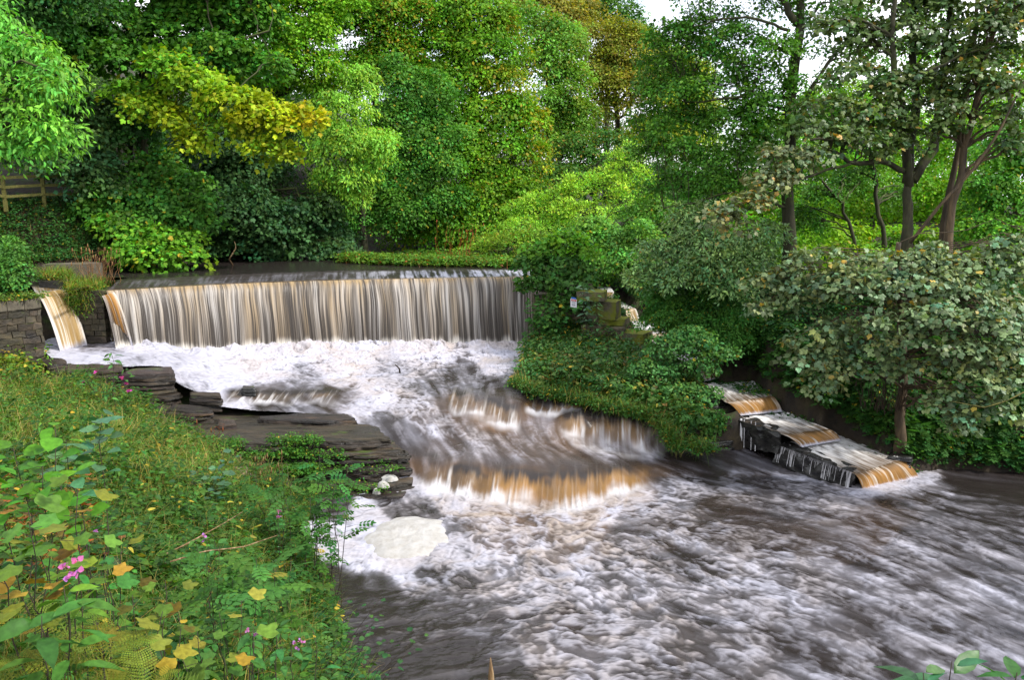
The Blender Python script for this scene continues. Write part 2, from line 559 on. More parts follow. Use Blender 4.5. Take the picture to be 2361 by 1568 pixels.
POLYP = [  # outline of the moving water
    (820, 1640, 0), (735, 1330, 0), (690, 1230, 0), (735, 1165, 0), (860, 1152, 0), (925, 1150, 0), (935, 1100, .3), (930, 1050, .76), (880, 1000, 1.2), (830, 962, 1.5), (800, 947, 1.56),
    (620, 938, 1.62), (508, 932, 1.65), (500, 908, 1.9), (440, 893, 2.05), (398, 868, 2.36), (388, 842, 2.56), (300, 840, 2.68), (200, 836, 2.74), (140, 830, 2.78), (95, 800, 2.85),
    (150, 782, 2.9), (330, 772, 2.9), (700, 785, 2.4), (1225, 790, 2.05), (1205, 840, 1.95), (1182, 880, 1.87), (1230, 905, 1.76), (1330, 922, 1.6), (1420, 945, 1.45), (1500, 962, 1.28),
    (1535, 1000, .95), (1545, 1030, .6), (1600, 1036, .45), (1700, 1040, .35), (1725, 1034, .33), (1790, 1040, .28), (1940, 1119, 0), (1970, 1122, 0), (2100, 1092, 0), (2200, 1083, 0),
    (2361, 1093, 0), (2560, 1120, 0)]
wpts = A([onz(*p) for p in WP])
wxy = np.concatenate([wpts[:, :2], A([[18, 16], [22, 21], [18, 9], [8, 9.5], [0, 10], [-2, 11.5]])])
wz = np.concatenate([A([p[2] for p in WP], float), np.zeros(6)])
_, ui = np.unique(np.round(wxy, 2), axis=0, return_index=True)
water_h = RBF(wxy[ui], wz[ui], .004)
RIVER = A([onz(*p)[:2] for p in POLYP] + [[24, 20], [24, 8], [6, 8.5], [-1.5, 10.5]])

# ------------------------------------------------------------------ pond, weir crest
CREST_Z = 4.9
crest_px = [(240, 671), (320, 665), (400, 660), (500, 655.5), (600, 652), (700, 648.5), (800, 645.5), (900, 643), (1000, 641), (1100, 639), (1238, 637)]
CREST = A([onz(px, py, CREST_Z) for px, py in crest_px])
back_px = [(255, 652), (400, 638), (600, 631), (800, 626), (1000, 623), (1225, 621)]
BACK = A([onz(px, py, 5.0) for px, py in back_px])


def resample(P, n):
    P = A(P, float)
    s = np.concatenate([[0], np.cumsum(np.linalg.norm(np.diff(P, axis=0), axis=1))])
    t = np.linspace(0, s[-1], n)
    Q = np.stack([np.interp(t, s, P[:, k]) for k in range(P.shape[1])], 1)
    return Q, t


# smooth the crest a little
pc = np.polyfit(CREST[:, 0], CREST[:, 1], 3)
CREST[:, 1] = np.polyval(pc, CREST[:, 0])
pb = np.polyfit(BACK[:, 0], BACK[:, 1], 2)
BACK[:, 1] = np.maximum(np.polyval(pb, BACK[:, 0]), np.polyval(pc, BACK[:, 0]) + 1.2)
POND_Z = 5.03
POND = A([BACK[0, :2], (-17.0, 33.2), (-18.6, 35.5), (-17.2, 37.5), onz(330, 626, POND_Z)[:2], onz(480, 620, POND_Z)[:2], onz(620, 613, POND_Z)[:2], onz(780, 606, POND_Z)[:2],
          onz(830, 598, POND_Z)[:2], onz(950, 592, POND_Z)[:2], (-4.0, 46.0), onz(860, 608, POND_Z)[:2], onz(1000, 616, POND_Z)[:2], onz(1210, 618, POND_Z)[:2], BACK[-1, :2] + A([.8, 0])])

# ------------------------------------------------------------------ ground
TP = []
for px, py, z in [(0, 1568, 5.1), (0, 1300, 4.4), (0, 1100, 3.5), (0, 960, 2.7), (0, 880, 2.6), (0, 820, 2.7), (300, 1568, 4.1), (600, 1568, 2.3), (850, 1568, -.1), (980, 1568, -.5),
                  (300, 1300, 3.4), (500, 1300, 2.2), (690, 1350, .35), (745, 1340, -.1), (400, 1150, 2.7), (540, 1200, 1.5), (640, 1210, .5), (720, 1190, -.1), (250, 1050, 2.7), (400, 1060, 2.05),
                  (520, 1090, 1.05), (620, 1120, .62), (760, 1120, .2), (880, 1110, .0), (200, 950, 2.35), (330, 980, 1.75), (100, 890, 2.4), (450, 980, 1.35), (650, 960, 1.25), (820, 985, .85), (900, 1030, .5),
                  (700, 1040, .7), (560, 1030, 1.05), (150, 870, 2.3), (300, 880, 2.0), (430, 925, 1.5), (60, 800, 2.8),
                  # islet
                  (1235, 900, 1.75), (1205, 850, 1.95), (1230, 830, 2.2), (1330, 905, 1.8), (1420, 930, 1.65), (1500, 945, 1.5), (1540, 990, 1.1), (1550, 1025, .65), (1400, 870, 2.1), (1300, 850, 2.2),
                  (1480, 880, 1.95), (1560, 940, 1.6), (1620, 985, 1.2), (1640, 1020, .6), (1330, 790, 2.5), (1230, 790, 2.1), (1440, 820, 2.3), (1590, 890, 1.9),
                  # right bank
                  (2361, 1085, .12), (2200, 1075, .12), (2110, 1075, .2), (2361, 1000, 1.2), (2200, 990, 1.2), (2082, 924, 2.3), (1960, 900, 2.3), (1860, 915, 1.9), (1790, 890, 2.2),
                  (1820, 765, 3.8), (1700, 800, 3.0), (1600, 740, 3.2), (1500, 690, 3.6), (1440, 655, 4.3), (2090, 650, 5.4), (2200, 650, 5.5), (2361, 700, 5.0), (2361, 850, 3.0),
                  (1950, 750, 4.2), (1750, 660, 5.0), (2000, 1010, 1.1), (1930, 970, 1.5), (1250, 640, 4.9), (1350, 640, 4.9)]:
    p = onz(px, py, z)
    TP.append((p[0], p[1], z))
for px, py, Y in [(100, 600, 34.4), (60, 575, 35), (100, 540, 35.6), (0, 478, 36), (100, 465, 36.5), (195, 462, 38), (0, 560, 34.6), (310, 392, 43), (420, 590, 41), (560, 560, 44), (700, 520, 49), (950, 545, 50),
                  (1400, 520, 46), (1600, 600, 38), (1250, 560, 45)]:
    p = at(px, py, Y)
    TP.append(tuple(p))
TP += [(4.2, 30, 2.5), (5.2, 30.6, 2.4), (3.4, 31.6, 2.8), (6.2, 29.6, 2.3), (-6, 0, 6.7), (0, 0, 6.5), (4, 0, 6.4), (-3, 3, 5.5), (3, 3, 4.6), (0, 5, 3.2), (4, 6, 2.9), (9, 5, 3.2), (0, 9, .2), (4, 8.5, .2), (10, 7.5, .3), (-12, 5, 6.2), (-12, 12, 4.6), (-14, 20, 3.6), (-20, 10, 7),
       (-19, 28, 4.2), (-19, 31, 5.0), (-18.5, 33.5, 5.1), (-25, 33, 8.2), (-25, 20, 7.5), (18, 20, .8), (19, 24, 2.2), (24, 28, 5.5), (25, 20, 3.5), (15, 35, 6), (25, 38, 7), (15, 50, 7.5), (30, 25, 6.5), (40, 40, 8),
       (25, 60, 7.5), (-24, 42, 9.6), (-22, 48, 11), (-30, 42, 12), (-30, 60, 17), (-15, 60, 11), (0, 58, 6.5), (5, 62, 6.6), (-10, 80, 11.5), (0, 90, 10), (-40, 90, 26), (12, 75, 7), (20, 90, 7.5), (0, 120, 12),
       (40, 120, 8), (-60, 120, 30), (-60, 40, 20), (60, 60, 8.5), (40, 0, 9), (-40, 0, 12), (60, 150, 9), (0, 180, 13), (-80, 180, 32), (80, 180, 10), (0, -30, 8), (-6, 48.5, 5.4), (-3, 52, 5.6)]
TP = A(TP)
ground_h0 = RBF(TP[:, :2], TP[:, 2], .15)
STATIONS = [  # fish ladder: pool back L, R; lip L, R; foot L, R   (px, py, z)
    ((1372, 660, 4.35), (1408, 662, 4.35), (1384, 673, 4.30), (1416, 674, 4.30), (1388, 692, 3.72), (1426, 694, 3.72)),
    ((1386, 694, 3.70), (1430, 694, 3.70), (1410, 713, 3.55), (1464, 711, 3.55), (1434, 745, 2.98), (1472, 741, 2.98)),
    ((1432, 747, 2.96), (1500, 740, 2.96), (1490, 772, 2.82), (1562, 764, 2.82), (1500, 790, 2.48), (1572, 786, 2.48)),
    ((1498, 792, 2.46), (1580, 784, 2.46), (1600, 846, 2.26), (1668, 834, 2.26), (1624, 880, 1.80), (1680, 868, 1.80)),
    ((1618, 884, 1.78), (1738, 880, 1.78), (1673, 928, 1.70), (1781, 913, 1.70), (1690, 952, 1.24), (1784, 943, 1.24)),
    ((1690, 955, 1.20), (1800, 945, 1.20), (1802, 1002, 1.10), (1911, 990, 1.10), (1822, 1020, .76), (1914, 1005, .76)),
    ((1806, 1022, .73), (1935, 1003, .73), (1968, 1093, .50), (2078, 1061, .50), (1970, 1126, -.03), (2100, 1097, -.03))]
LADDER = []
for b0, b1, l0, l1, f0, f1 in STATIONS:
    q4 = [onz(*b0)[:2], onz(*b1)[:2], onz(*l1)[:2], onz(*l0)[:2]]
    LADDER.append((q4, l0[2]))
    LADDER.append(([onz(*l0)[:2] + A([0, .1]), onz(*l1)[:2] + A([0, .1]), onz(*f1)[:2] - A([0, .25]), onz(*f0)[:2] - A([0, .25])], f0[2]))
_l = onz(82, 676, 4.86)[:2]; _r = onz(150, 666, 4.86)[:2]
LADDER.append(([_l + A([0, -.1]), _r + A([0, -.1]), _r + A([-1.3, 5.2]), _l + A([-3.6, 4.8])], 4.8))
LADDER.append(([_l + A([.05, .1]), _r + A([.15, .1]), onz(205, 797, 2.84)[:2], onz(138, 812, 2.78)[:2]], 2.75))
xs = np.unique(np.concatenate([np.linspace(-140, -26, 34), np.linspace(-26, 26, 240), np.linspace(26, 140, 34)]))
ys = np.unique(np.concatenate([np.linspace(-60, -2, 14), np.linspace(-2, 50, 250), np.linspace(50, 80, 40), np.linspace(80, 260, 30)]))


def ground_z(Q):
    Q = A(Q, float)
    z = ground_h0(Q)
    z = z + .07 * fbm(Q[:, 0] * .9, Q[:, 1] * .9, 3) + .25 * pnoise(Q[:, 0] * .13, Q[:, 1] * .13, 8) * sstep(30, 60, Q[:, 1])
    d = poly_dist(RIVER, Q)
    ins = inside(RIVER, Q)
    near = ins | (d < 2)
    if near.any():
        wz_ = np.full(len(Q), 99.0)
        wz_[near] = water_h(Q[near])
        z = np.where(ins, np.minimum(z, wz_ - .18 - .5 * sstep(0, .8, d)), z)
        edge = (~ins) & (d < .5)
        z = np.where(edge, np.minimum(z, wz_ + .05 + d * 2.2), z)
    pi_, pd = inside(POND, Q), poly_dist(POND, Q)
    z = np.where(pi_, np.minimum(z, POND_Z - .1 - .8 * sstep(0, 1.0, pd)), z)
    # head of the weir: ground under the apron and behind the wall stays below the water
    crest_y = np.polyval(pc, Q[:, 0])
    under = (Q[:, 0] > -16.2) & (Q[:, 0] < 1.4) & (Q[:, 1] > crest_y - 1.6) & (Q[:, 1] < crest_y + 3.6)
    z = np.where(under, np.minimum(z, 4.3), z)
    for (lp, lz) in LADDER:
        k = inside(lp, Q) | (poly_dist(lp, Q) < .12)
        z = np.where(k, np.minimum(z, lz - .22), z)
    under2 = (Q[:, 0] > -16.2) & (Q[:, 0] < 1.0) & (Q[:, 1] > crest_y - 2.2) & (Q[:, 1] < crest_y + .4)
    z = np.where(under2, np.minimum(z, 1.7), z)
    return z


gx, gy = np.meshgrid(xs, ys)
GQ = np.stack([gx.ravel(), gy.ravel()], 1)
gz = ground_z(GQ)
nx_, ny_ = len(xs), len(ys)
ii = (np.arange(ny_ - 1)[:, None] * nx_ + np.arange(nx_ - 1)[None]).ravel()
tag(mk('ground', np.column_stack([GQ, gz]), np.stack([ii, ii + 1, ii + nx_ + 1, ii + nx_], -1), M_soil, smooth=True), 'dark earth banks and hillside under the trees', kind='structure')

# ------------------------------------------------------------------ river surface mesh
DEEP, AMBER = A([.022, .0175, .0165]), A([.205, .105, .033])
FOAMC, TANF = A([.52, .52, .61]), A([.40, .31, .22])
st = .027
rx = np.arange(RIVER[:, 0].min() - .4, 17.5, st)
ry = np.arange(9.4, RIVER[:, 1].max() + .3, st)
X, Y = np.meshgrid(rx, ry)
shp = X.shape
Q = np.stack([X.ravel(), Y.ravel()], 1)
ins = inside(RIVER, Q)
# a cheap margin: grow the mask so that the edges dive into the banks
m = ins.reshape(shp)
for _ in range(8):
    m2 = m.copy()
    m2[1:] |= m[:-1]; m2[:-1] |= m[1:]; m2[:, 1:] |= m[:, :-1]; m2[:, :-1] |= m[:, 1:]
    m = m2
use = m.ravel()
Z = np.zeros(len(Q))
Z[use] = water_h(Q[use])
PX, PY = project(np.column_stack([Q, Z]))
PXY = np.stack([PX, PY], 1)
FLOW = [(200, 815, 1, .15), (330, 835, 1, .3), (420, 870, 1, .6), (500, 870, 1, .45), (600, 830, .8, .6), (600, 880, 1, .4), (800, 840, .7, .5), (700, 915, .7, .8), (620, 915, .7, .8), (700, 935, 1, .05), (800, 930, 1, .25),
        (800, 880, 1, .35), (1000, 830, .3, .6), (1000, 860, 1, .6), (1150, 830, -.1, 1), (1150, 880, -.5, .7), (900, 940, 1, .5), (950, 980, 1, .6), (1060, 930, .6, 1), (1130, 935, .5, 1), (1200, 950, .5, 1), (1250, 935, .4, 1),
        (1300, 930, .3, .9), (1300, 980, .35, 1), (1400, 960, .3, .7), (1420, 1000, .3, 1), (1500, 1000, .3, 1), (1000, 1020, 1, .55), (1150, 1010, 1, .6), (1200, 1060, 1, .5), (1350, 1050, 1, .35), (1450, 1060, 1, .2), (1600, 1070, 1, .16),
        (1700, 1080, 1, .2), (1000, 1090, .6, 1), (1100, 1100, .5, 1), (1250, 1125, .35, 1), (1400, 1110, -.2, 1), (1000, 1150, .9, .5), (1200, 1190, 1, .3), (1400, 1170, 1, -.1), (1600, 1120, 1, .1), (1300, 1260, 1, .45),
        (1500, 1300, 1, .45), (1900, 1130, 1, .2), (2050, 1120, .9, .35), (2100, 1180, 1, .35), (2300, 1110, 1, .12), (2300, 1300, 1, .45), (1700, 1450, 1, .4), (2200, 1480, 1, .5), (1100, 1450, 1, -.12), (900, 1450, 1, -.25),
        (1400, 1530, 1, .05), (850, 1260, -.3, .6), (800, 1180, -1, .2), (1000, 1280, .8, .5)]
fp = A([f[:2] for f in FLOW], float)
fw = []
for px, py, dx, dy in FLOW:
    z0 = float(water_h(A([onz(px, py, .8)[:2]]))[0])
    z0 = min(max(z0, 0), 2.4)
    a, b = onz(px, py, z0), onz(px + dx * 15, py + dy * 15, z0)
    fw.append(norm((b - a)[:2]))
fw = A(fw)
FOAM = [  # px, py, foam, amber, churn
    (150, 815, .9, 0, .2), (230, 790, .66, .1, .3), (300, 790, .92, 0, .6), (300, 825, .80, 0, .15), (230, 825, .84, 0, .15), (420, 850, .82, 0, .15), (450, 890, .80, 0, .2), (500, 850, .98, 0, .4), (600, 835, 1, 0, .8), (600, 870, .92, 0, .7), (800, 835, 1, .15, .9),
    (800, 870, .9, .2, .8), (1000, 830, 1, .1, .9), (1000, 855, .72, 0, .7), (1150, 825, 1, .1, .9), (1150, 850, .85, 0, .7), (700, 890, .8, 0, .4), (520, 890, .85, 0, .2), (620, 914, .34, .05, 0), (700, 916, .30, 0, 0), (770, 914, .42, .05, 0),
    (560, 930, .85, 0, .3), (680, 934, .8, 0, .2), (820, 930, .8, .1, .5), (870, 900, .88, .2, .9), (940, 940, .8, .1, .8), (900, 870, .78, 0, .6), (1060, 862, .5, 0, .4), (1100, 890, .55, 0, .2), (1170, 885, .45, 0, .1), (1010, 890, .6, 0, .3),
    (1000, 970, .75, .1, .6), (900, 985, .55, 0, .3), (940, 1020, .42, 0, .2), (1050, 930, .42, .2, .2), (1080, 950, .45, .25, .2), (1130, 930, .44, .15, .2), (1130, 965, .28, .7, .1), (1195, 960, .45, .45, .1), (1230, 985, .62, .2, .3),
    (1240, 922, .14, 0, 0), (1290, 926, .10, 0, 0), (1250, 945, .50, .1, 0), (1310, 942, .34, .1, 0), (1340, 955, .10, 0, 0), (1420, 955, .10, 0, 0), (1500, 968, .12, 0, 0), (1360, 985, .5, .15, 0), (1420, 1000, .58, .3, 0), (1490, 1005, .62, .1, 0),
    (1300, 1000, .55, .35, .2), (1330, 1015, .6, .4, .2), (1400, 1038, .82, .1, .4), (1500, 1040, .72, 0, .4), (1100, 1000, .72, .12, .5), (1180, 1030, .60, .2, .4), (1080, 1040, .62, .1, .3), (1260, 1050, .42, .15, .2), (1230, 1015, .62, .2, .4), (1150, 1060, .45, .1, .1), (1350, 1062, .25, .1, 0), (1450, 1060, .38, 0, 0),
    (1550, 1070, .34, 0, 0), (1650, 1080, .38, 0, 0), (1650, 1050, .22, 0, 0), (1740, 1050, .45, 0, .2), (1000, 1050, .5, .15, .1), (980, 1085, .6, .35, .1), (1060, 1095, .35, .8, .1), (1120, 1105, .32, .85, .1), (1180, 1112, .15, .95, 0),
    (1240, 1125, .10, 1, 0), (1320, 1120, .10, 1, 0), (1390, 1112, .16, .9, 0), (1450, 1100, .3, .5, .1), (1530, 1090, .34, .15, .1), (960, 1120, .85, .1, .4), (1050, 1140, .85, .2, .8), (1150, 1165, .78, .4, .9), (1250, 1185, .8, .35, .9),
    (1350, 1170, .8, .4, .9), (1430, 1140, .8, .3, .8), (1560, 1110, .68, .05, .6), (1700, 1105, .58, .05, .5), (1850, 1112, .68, .05, .5), (1950, 1145, .66, .1, .6), (2040, 1124, .95, .1, .5), (1985, 1132, .85, .1, .5), (2100, 1118, .8, .1, .5), (2150, 1150, .58, .1, .4), (1800, 1150, .5, .05, .5), (2060, 1160, .55, .1, .5),
    (2300, 1190, .5, .05, .3), (2200, 1170, .52, .05, .3), (2250, 1105, .2, 0, 0), (2361, 1115, .15, 0, 0), (1100, 1240, .66, .25, 1), (1300, 1250, .66, .2, 1), (1500, 1210, .56, .1, .9), (1700, 1170, .46, .1, .8), (1750, 1230, .46, .1, .7), (1900, 1230, .48, .12, .6),
    (2000, 1200, .50, .16, .4), (2050, 1170, .5, .15, .4), (2150, 1250, .56, .05, .4), (2300, 1330, .55, 0, .3), (1000, 1330, .46, .05, .9), (1200, 1350, .58, .05, 1), (1400, 1350, .60, .05, 1), (1600, 1330, .56, .05, .8), (1800, 1350, .55, 0, .6),
    (2000, 1380, .52, 0, .4), (2200, 1450, .52, 0, .3), (2350, 1520, .50, 0, .3), (850, 1195, .88, 0, .5), (940, 1165, .62, 0, .6), (760, 1240, .95, 0, .5), (850, 1300, .95, 0, .6), (930, 1320, .88, 0, .7), (900, 1250, .95, 0, .5), (1020, 1300, .78, 0, .8), (1050, 1250, .7, 0, .7), (700, 1220, .95, 0, .4), (740, 1170, .4, 0, .3), (920, 1165, .6, 0, .5),
    (780, 1360, .15, 0, .5), (860, 1350, .25, 0, .5), (900, 1420, .22, 0, .8), (1000, 1450, .32, 0, .9), (1100, 1520, .26, 0, .8), (960, 1540, .2, 0, .6), (1300, 1480, .45, .1, 1), (1500, 1510, .50, .05, .9), (1700, 1520, .5, 0, .7), (1900, 1530, .48, 0, .5), (2150, 1560, .42, 0, .3), (1180, 1420, .42, .05, 1)]
fo_p = A([f[:2] for f in FOAM], float)
fo_v = A([f[2:] for f in FOAM], float)
FL = np.zeros((len(Q), 2), np.float32)
FV = np.zeros((len(Q), 3), np.float32)
FL[use] = norm(gauss_fields(fp, fw, PXY[use], 45))
wrp = np.stack([20 * fbm(Q[use][:, 0] * 1.1, Q[use][:, 1] * 1.1, 201, 4), 11 * fbm(Q[use][:, 0] * 1.1, Q[use][:, 1] * 1.1, 211, 4)], 1)
FV[use] = gauss_fields(fo_p, fo_v, PXY[use] + wrp, 25)
foamF, amb, churn = FV[:, 0], FV[:, 1], FV[:, 2]
amb = np.clip(amb - .07 * (PY > 1100), 0, 1)


def lic(img, vx, vy, n, step=1.0):
    """smear a noise picture along the current"""
    h, w = img.shape
    acc = img.copy()
    yy, xx = np.mgrid[0:h, 0:w].astype(np.float32)
    for sgn in (1, -1):
        px_, py_ = xx.copy(), yy.copy()
        for k in range(n):
            xi = np.clip(px_.astype(np.int32), 0, w - 1)
            yi = np.clip(py_.astype(np.int32), 0, h - 1)
            px_ = px_ + sgn * step * vx[yi, xi]
            py_ = py_ + sgn * step * vy[yi, xi]
            x0 = np.clip(px_, 0, w - 1.01)
            y0 = np.clip(py_, 0, h - 1.01)
            xi, yi = x0.astype(np.int32), y0.astype(np.int32)
            fx, fy = x0 - xi, y0 - yi
            acc += (img[yi, xi] * (1 - fx) + img[yi, xi + 1] * fx) * (1 - fy) + (img[yi + 1, xi] * (1 - fx) + img[yi + 1, xi + 1] * fx) * fy
    return acc / (2 * n + 1)


vx, vy = FL[:, 0].reshape(shp), FL[:, 1].reshape(shp)
white = R.random(shp).astype(np.float32)
med = fbm(X * 2.2, Y * 2.2, 21, 3).astype(np.float32)
S1 = equal(lic(white, vx, vy, 14), 1, 99)
S2 = equal(lic(fbm(X * 3.2, Y * 3.2, 21, 3).astype(np.float32), vx, vy, 18), 2, 98)
streak = .45 * S1 + .55 * S2
wx, wy = fbm(X * .9, Y * .9, 31, 3), fbm(X * .9, Y * .9, 41, 3)
wx2, wy2 = fbm(X * 2.2, Y * 2.2, 33, 3), fbm(X * 2.2, Y * 2.2, 43, 3)


def ridge(f, sd, wk, o=4):
    return 1 - np.abs(fbm(X * f * .85 + wx * wk + wx2 * wk * .5, Y * f * 1.15 + wy * wk + wy2 * wk * .5, sd, o, .55)) * 2.5


big = fbm(X * .45, Y * .45, 71, 3)
la, lb_, lc_ = ridge(1.3, 51, 1.3), ridge(3.0, 61, 1.8), ridge(7.0, 65, 2.4, 3)
ld_ = ridge(13, 67, 2.4, 2)
lace = (.50 * la + .42 * lb_ + .46 * lc_ + .22 * ld_ + .25 * big).astype(np.float32)
lace = equal(.35 * lic(lace, vx, vy, 5) + .65 * lic(lace, vx, vy, 1), 2, 98)
lace = np.clip(lace * .88 + .12 * S1, 0, 1)
ch = churn.reshape(shp)
pat = equal(lace * ch + streak * (1 - ch) + .10 * big, 1, 99)
fF = foamF.reshape(shp)
fF = fF * np.where(fF < .82, .95, 1) + .10 * sstep(1180, 1330, PY.reshape(shp)) * sstep(1000, 1300, PX.reshape(shp))
thr = 1 - fF
veil = equal(lic(fbm(X * 1.5 + wx, Y * 1.5 + wy, 23, 4).astype(np.float32), vx, vy, 26), 2, 98)
dense = (.7 * sstep(-.12, .34, pat - thr) + .3 * sstep(-.45, .3, pat - thr)) * np.clip(.04 + fF * .96, 0, 1)
loose = np.clip(.74 * sstep(.45, 1.0, pat + .55 * (fF - .5)) + .52 * sstep(.32, .95, veil * .7 + .3 * S2 + .5 * (fF - .5)), 0, 1) * np.clip(.1 + 1.1 * fF, 0, 1)
kd = sstep(.60, .82, fF)
foam = dense * kd + loose * (1 - kd)
foam = np.clip(foam * (.8 + .4 * S1), 0, 1)
tan = equal(fbm(X * .8 + wx, Y * .8 + wy, 81, 3)) * np.clip(ch * .8 + amb.reshape(shp), 0, 1)
S3 = equal(S2 * .6 + S1 * .4)
am = np.clip(amb.reshape(shp) * (.55 + .75 * S3), 0, 1)
base = DEEP * (1 - am[..., None]) + AMBER * am[..., None]
base = base * (.7 + .6 * S3[..., None])
fc = FOAMC * (1 - .75 * tan[..., None]) + TANF * .75 * tan[..., None]
fc = fc * (.66 + .34 * equal(.5 * lb_ + .35 * lc_ + .5 * la))[..., None]
colr = base * (1 - foam[..., None]) + fc * foam[..., None]
# the small drops of the rapids: dark glassy lips, tan and white strands, foam at the foot
DROPS = [
    ('rapid', [(1205, 917), (1250, 925), (1298, 929), (1345, 925)], [(1228, 950), (1268, 958), (1306, 954), (1350, 946)], .6),
    ('rapid', [(1280, 940), (1318, 956), (1360, 964), (1420, 961), (1470, 964), (1512, 974), (1545, 990)], [(1285, 985), (1330, 1014), (1375, 1030), (1425, 1035), (1475, 1037), (1512, 1040), (1545, 1041)], .5),
    ('rapid', [(500, 903), (600, 902), (712, 905), (800, 902)], [(500, 926), (606, 929), (718, 930), (800, 926)], .12),
    ('rapid', [(1030, 906), (1090, 912), (1140, 924), (1205, 946)], [(1030, 946), (1090, 962), (1140, 978), (1205, 990)], .4),
    ('chute', [(925, 1046), (1000, 1062), (1080, 1077), (1180, 1090), (1260, 1094), (1350, 1088), (1440, 1083), (1520, 1082)],
     [(925, 1112), (1028, 1130), (1100, 1140), (1190, 1164), (1265, 1176), (1350, 1164), (1440, 1136), (1520, 1110)], 1)]
pxs, pys = PX.reshape(shp), PY.reshape(shp)
cover_ = np.zeros(shp)
for k, (kd_, cr_, ft_, am_) in enumerate(DROPS):
    cr_, ft_ = A(cr_, float), A(ft_, float)
    wobx = pxs + 16 * fbm(X * 1.3, Y * 1.3, 500 + k, 3)
    yc = np.interp(wobx, cr_[:, 0], cr_[:, 1]) + 8 * fbm(X * 1.3, X * 0 + k, 510, 3)
    yf = np.interp(wobx, ft_[:, 0], ft_[:, 1]) + 14 * fbm(X * 1.1, X * 0 + k, 511, 3)
    Tk = (pys - yc) / np.maximum(yf - yc, 6)
    x0_, x1_ = cr_[0, 0], cr_[-1, 0]
    uk = np.clip((pxs - x0_) / (x1_ - x0_), 0, 1)
    wt = sstep(-.55, .02, Tk) * (1 - sstep(.92, 1.35, Tk)) * sstep(0, .12, uk) * (1 - sstep(.88, 1, uk)) * m
    if not (wt > .01).any(): continue
    sel = wt > .01
    xs_, ts_ = X[sel] + .10 * Tk[sel], Tk[sel]
    tb = np.clip(ts_, 0, 1)
    n1 = equal(fbm(xs_ * 4.5, ts_ * .4, 520 + k, 3, .7)); n2 = equal(fbm(xs_ * 11, ts_ * .6, 530 + k, 2, .6)); n3 = equal(pnoise(xs_ * 26, ts_ * .9, 540 + k)); n4 = equal(fbm(xs_ * 1.6, ts_ * .5, 550 + k, 3))
    ws = np.clip(.50 * n1 + .34 * n2 + .16 * n3, 0, 1)
    n5 = equal(fbm(xs_ * .9, Y[sel] * .9, 560 + k, 3))
    if kd_ == 'chute':
        uu = uk[sel]
        ak = np.clip(.30 + 1.0 * sstep(.15, .5, uu), 0, 1)
        wk = 1.0 - .78 * sstep(.2, .5, uu)
    else:
        ak = np.clip(am_ * (.4 + n4), 0, 1)
        wk = .75 + .5 * n4
    tp_ = (1 - sstep(.0, .40, ts_ + .30 * (n1 - .5)))[:, None]
    mid = A([.070, .056, .046]) * (1 - ak[:, None]) + A([.215, .118, .040]) * (.65 + .65 * n4[:, None]) * ak[:, None]
    cc = mid * (1 - tp_) + A([.034, .028, .026]) * tp_
    w2 = np.clip(sstep(.45, .95, ws) * wk * (.25 + .75 * sstep(.0, .5, ts_)), 0, 1)[:, None] * .85
    cc = cc * (1 - w2) + A([.50, .48, .47]) * w2
    ff = (sstep(.55, 1.12, ts_ + .45 * (n4 - .5) + .25 * (ws - .5)) * (.55 + .45 * n5))[:, None]
    cc = cc * (1 - ff) + A([.50, .49, .51]) * ff
    wv = (wt[sel] * (.45 + .55 * sstep(.15, .55, n5)))[:, None]
    colr[sel] = colr[sel] * (1 - wv) + cc * wv
    foam[sel] = foam[sel] * (1 - wv[:, 0]) + np.clip(.6 * w2 + ff, .3 * tb[:, None], 1)[:, 0] * wv[:, 0]
    cover_[sel] = np.maximum(cover_[sel], wv[:, 0] * (ws - .5) * sstep(0, .4, ts_))
wave = .05 * fbm(X * .7 + wx, Y * .8, 91, 3) + .05 * (lace - .5) * ch + .05 * (veil - .5) * ch + .028 * (S2 - .5) + .012 * (S1 - .5) + .05 * ch * fbm(X * 1.6, Y * 1.6, 95, 3)
Zb = Z.reshape(shp).copy()
for _ in range(2):      # round the crests of the small falls
    for ax in (0, 1):
        acc = np.zeros_like(Zb)
        for k in (-2, -1, 0, 1, 2):
            sh = np.roll(Zb, k, ax); ok = np.roll(m, k, ax) & m
            acc += np.where(ok, sh, Zb)
        Zb = acc / 5
crest_y = np.polyval(pc, X)
boil = np.exp(-((Y - (crest_y - 1.25)) / .38) ** 2) * (X > -13.5) * (X < 1.2)
Zf = Zb + boil * (.10 + .22 * np.clip(fbm(X * 2.3, Y * 2.3, 97, 4) + .3, 0, 1)) + .10 * fF * ch * (lb_ - .5) * np.clip(sstep(26, 29, Y), 0, 1) + wave * (.35 + .9 * np.clip(fF * ch * 1.6, 0, 1)) + .03 * foam + .06 * cover_
idx = -np.ones(len(Q), int)
idx[use] = np.arange(use.sum())
im = idx.reshape(shp)
q = np.stack([im[:-1, :-1], im[:-1, 1:], im[1:, 1:], im[1:, :-1]], -1).reshape(-1, 4)
q = q[(q >= 0).all(1)]
RV = np.column_stack([Q, Zf.ravel()])[use]
tag(mk('river_water', RV, q, M_water, vcol=colr.reshape(-1, 3)[use], attrs={'foam': np.maximum(foam, .5 * am).ravel()[use]}, smooth=True), 'peat brown river with streaked white foam', kind='structure')


